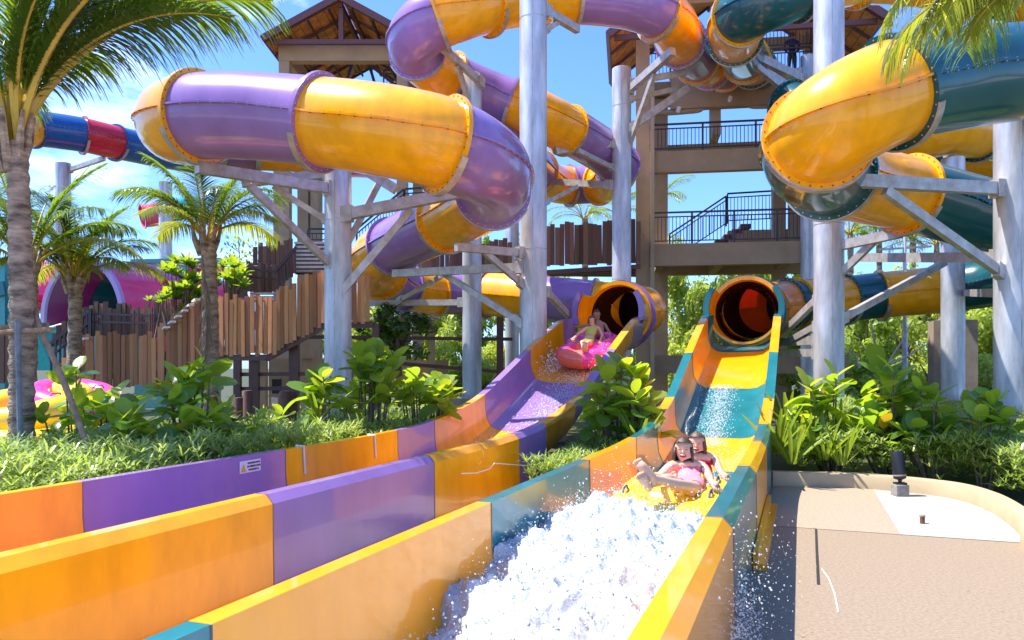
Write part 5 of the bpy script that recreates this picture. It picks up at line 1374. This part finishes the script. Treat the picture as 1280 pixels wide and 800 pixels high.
# ------------------------------------------------------------------ floodlight and peg on the deck
fb = at(1125, 619, 10.2); fb.z = .006
fl = thing('floodlight', 'black cylindrical floodlight on a grey concrete cube beside the kerb', 'light', fb)
mb = MB(); mb.box(fb + Vector((0, 0, .075)), (.085, 0, 0), (0, .085, 0), (0, 0, .075)); o = obj('concrete_base', mb, M('grey_concrete', (.27, .25, .23), rough=.9, var=.25, vscale=20, bump=.3), fl)
bv = o.modifiers.new('bevel', 'BEVEL'); bv.width = .008; bv.segments = 2
mb = MB(); mb.box(fb + Vector((0, 0, .163)), (.07, 0, 0), (0, .05, 0), (0, 0, .0125)); mb.lathe(fb + Vector((0, 0, .176)), [(.02, 0), (.028, .03), (.018, .055)], 12); obj('bracket', mb, m_black, fl, smooth=40)
tl_ = Vector((-.06, .10, 1)).normalized()
mb = MB(); mb.lathe(fb + Vector((0, 0, .215)), [(.05, 0), (.078, .015), (.082, .05), (.082, .36), (.075, .375), (.068, .375), (.068, .33)], 28, tl_); obj('lamp_body', mb, m_black, fl, smooth=40)
mb = MB(); mb.lathe(fb + Vector((0, 0, .215)) + tl_ * .045, [(.0835, 0), (.0835, .02)], 28, tl_); obj('trim_ring', mb, m_steelw, fl, smooth=40)
pk_ = at(1153, 655, 8.37); pk_.z = .006
pg = thing('paving_peg', 'tiny brown peg with a pale cap on the white paving panel', 'peg', pk_)
mb = MB(); mb.lathe(pk_, [(.026, 0), (.026, .07), (.02, .072)], 12); obj('stub', mb, M('rusty_brown', (.20, .07, .05), rough=.8, var=.4), pg, smooth=40)
mb = MB(); mb.lathe(pk_ + Vector((0, 0, .072)), [(.030, 0), (.031, .018), (.022, .024)], 12); obj('cap', mb, m_foot, pg, smooth=40)

# ------------------------------------------------------------------ water
def hfoam(s, t):
    u = (t - TB) / HB                                    # -1 left wall .. 1 right wall
    left = interp([(-1, .08), (2.6, .10), (3.6, .22), (4.3, .36), (5.3, .50), (6.6, .46), (7.4, .08)], s)
    mid = interp([(-1, .40), (2.0, .46), (4.2, .50), (5.5, .66), (6.05, .72), (6.4, .50), (6.8, .26), (7.4, .06)], s)
    right = interp([(-1, .42), (2.0, .46), (4.2, .46), (5.5, .56), (6.2, .52), (6.6, .30), (7.4, .05)], s)
    z = lerp(mid, left, -u) if u < 0 else lerp(mid, right, u)
    p = Vector((s * 1.0, t * 1.0, 0))
    tb1 = noise.noise(p * 2.3) * .5 + .5
    rg = 0; a = 1
    for o_ in range(3):
        rg += a * (1 - abs(noise.noise(p * (4.2 * 2.05 ** o_) + Vector((o_ * 7.7, 0, z * 3))))); a *= .55
    sp_ = max(0, noise.noise(p * 7.3 + Vector((3, 9, 1)))) ** 2 * .12 + max(0, noise.noise(p * 17 + Vector((3, 2, 1)))) ** 2 * .06 + noise.noise(p * 31) * .006
    return z - .03 + sp_ + (tb1 - .5) * .30 + (rg - 1.65) * .105
mb = MB(); ns, ntt = 900, 160; vs = []; fs = []
for i in range(ns + 1):
    s = lerp(-.9, 7.3, i / ns)
    for j in range(ntt + 1):
        t = TB + HB * lerp(-.985, .985, j / ntt)
        z = hfoam(s, t); j1 = noise.noise(Vector((s * 9, t * 9, 5))) * .02
        vs.append(lane(s + j1, t if j in (0, ntt) else t + j1 * .8, max(z, .052)))
for i in range(ns):
    for j in range(ntt): fs.append((i * (ntt + 1) + j, i * (ntt + 1) + j + 1, (i + 1) * (ntt + 1) + j + 1, (i + 1) * (ntt + 1) + j))
mb.add(vs, fs)
tag(obj('foaming_water', mb, m_foam, smooth=180), 'white churning foam filling the teal lane in front of the yellow raft', 'water', None, 'stuff')
OCT = [(1, 0, 0), (-1, 0, 0), (0, 1, 0), (0, -1, 0), (0, 0, 1), (0, 0, -1)]
OCF = [(0, 2, 4), (2, 1, 4), (1, 3, 4), (3, 0, 4), (2, 0, 5), (1, 2, 5), (3, 1, 5), (0, 3, 5)]
bmi = bmesh.new(); bmesh.ops.create_icosphere(bmi, subdivisions=1, radius=1); ICV = [tuple(v.co) for v in bmi.verts]; ICF = [tuple(v.index for v in f.verts) for f in bmi.faces]; bmi.free()
def drops(name, label, gen, n, mat=m_drop, ico=True):
    mb = MB()
    for _ in range(n):
        r_ = gen()
        if r_ is None: continue
        p, rr_ = r_; st = Vector((R.uniform(.7, 1.4), R.uniform(.7, 1.4), R.uniform(.7, 1.6))) * rr_
        mb.add([p + Vector((v[0] * st.x, v[1] * st.y, v[2] * st.z)) for v in (ICV if ico else OCT)], ICF if ico else OCF)
    return tag(obj(name, mb, mat, smooth=180), label, 'water', None, 'stuff')
def g_froth():
    s = R.uniform(.5, 7.0); t = TB + HB * R.uniform(-.97, .97); z = hfoam(s, t)
    return lane(s, t, max(z, .06) + R.expovariate(1 / .014) - .008), .0015 + .010 * R.random() ** 3
drops('foam_bubbles', 'white froth beads on the churning water', g_froth, 9000, m_foam, False)
def g_spray():
    s = min(7.1, max(.8, R.gauss(5.6, 1.5))); t = TB + HB * R.uniform(-.95, .98); z = max(hfoam(s, t), .05)
    return lane(s, t, z + R.expovariate(1 / .06)), .0012 + .0065 * R.random() ** 4
drops('spray_drops', 'fine spray drops flying over the foam', g_spray, 11000, m_drop)
def g_mist():
    s = min(7.1, max(1.5, R.gauss(5.3, 1.3))); t = TB + HB * R.uniform(-.97, .98); z = max(hfoam(s, t), .05)
    return lane(s, t, z + R.expovariate(1 / .035)), .0009 + .0022 * R.random() ** 2
drops('water_mist', 'fine mist hanging just above the foam', g_mist, 16000, m_drop, False)
def g_near():
    p = lane(R.gauss(6.3, .35), -1.05 + R.uniform(-.55, .5), R.uniform(.5, .95)); return p, .0012 + .006 * R.random() ** 4
drops('spray_drops', 'drops splashing round the riders on the yellow raft', g_near, 700, m_drop)
def g_out():
    near = R.random() < .75
    s = R.gauss(4.5, .38) if near else R.uniform(3, 7.5); t = TB + HB + .19 + abs(R.gauss(0, .07 if near else .18)) + .01
    return lane(s, t, abs(R.gauss(.0, .30 if near else .2)) + .02), .0012 + (.006 if near else .005) * R.random() ** 4
drops('spray_drops', 'spray drops falling outside the right lane wall onto the deck', g_out, 3200, m_drop)
def onfloor(tc, h, s, a, dz=.006):
    return lane(s, tc + a * h, smooth_interp(RAIL, s) - smooth_interp(DEP, s) * (1 if abs(a) < .5 else lerp(1, .9, (abs(a) - .5) / .3)) + dz)
def g_filmB():
    s = R.uniform(12.7, 15.6); a = -.22 + (15.6 - s) * .03 + R.gauss(0, .19)
    return onfloor(TB, HB, s, a), R.uniform(.004, .012)
drops('running_water', 'sparkling water streak running down the teal chute', g_filmB, 2600, m_drop, False)
def g_filmB2():
    s = R.uniform(8.2, 12.7); a = R.uniform(-.8, .8); return onfloor(TB, HB, s, a), R.uniform(.004, .012)
drops('running_water', 'scattered water beads on the golden floor above the raft', g_filmB2, 1300, m_drop, False)
def g_filmA():
    s = R.uniform(11.5, 17.2); a = .05 + R.gauss(0, .28); return onfloor(TA, HA, s, max(-.8, min(.8, a))), R.uniform(.005, .018)
drops('running_water', 'sparkling water streak running down the purple chute', g_filmA, 3000, m_drop, False)
def g_rs():
    s = R.gauss(16.2, .3); a = R.choice((-1, -1, 1)) * R.uniform(.45, .85); return onfloor(TA, HA, s, a, abs(R.gauss(0, .22)) + .08), R.uniform(.008, .02)
drops('spray_drops', 'spray thrown up beside the pink raft', g_rs, 420, m_drop, False)

# leaf litter blown onto the deck
mb = MB()
for _ in range(46):
    px, py = (R.uniform(1005, 1250), R.uniform(616, 668)) if R.random() < .75 else (R.uniform(990, 1270), R.uniform(670, 790))
    Y = 960 * 1.7 / (py - 460); c = Vector(((px - 640) / 960 * Y, Y, .014)); a = R.uniform(0, 6.3); r_ = R.uniform(.006, .016)
    d = Vector((math.cos(a), math.sin(a), .1)); q = Vector((-math.sin(a), math.cos(a), .15)) * .45
    mb.add([c - d * r_, c + q * r_, c + d * r_, c - q * r_], [(0, 1, 2, 3)])
tag(obj('leaf_litter', mb, m_dead), 'scattered dry leaf flecks on the deck near the kerb', 'litter', None, 'stuff')
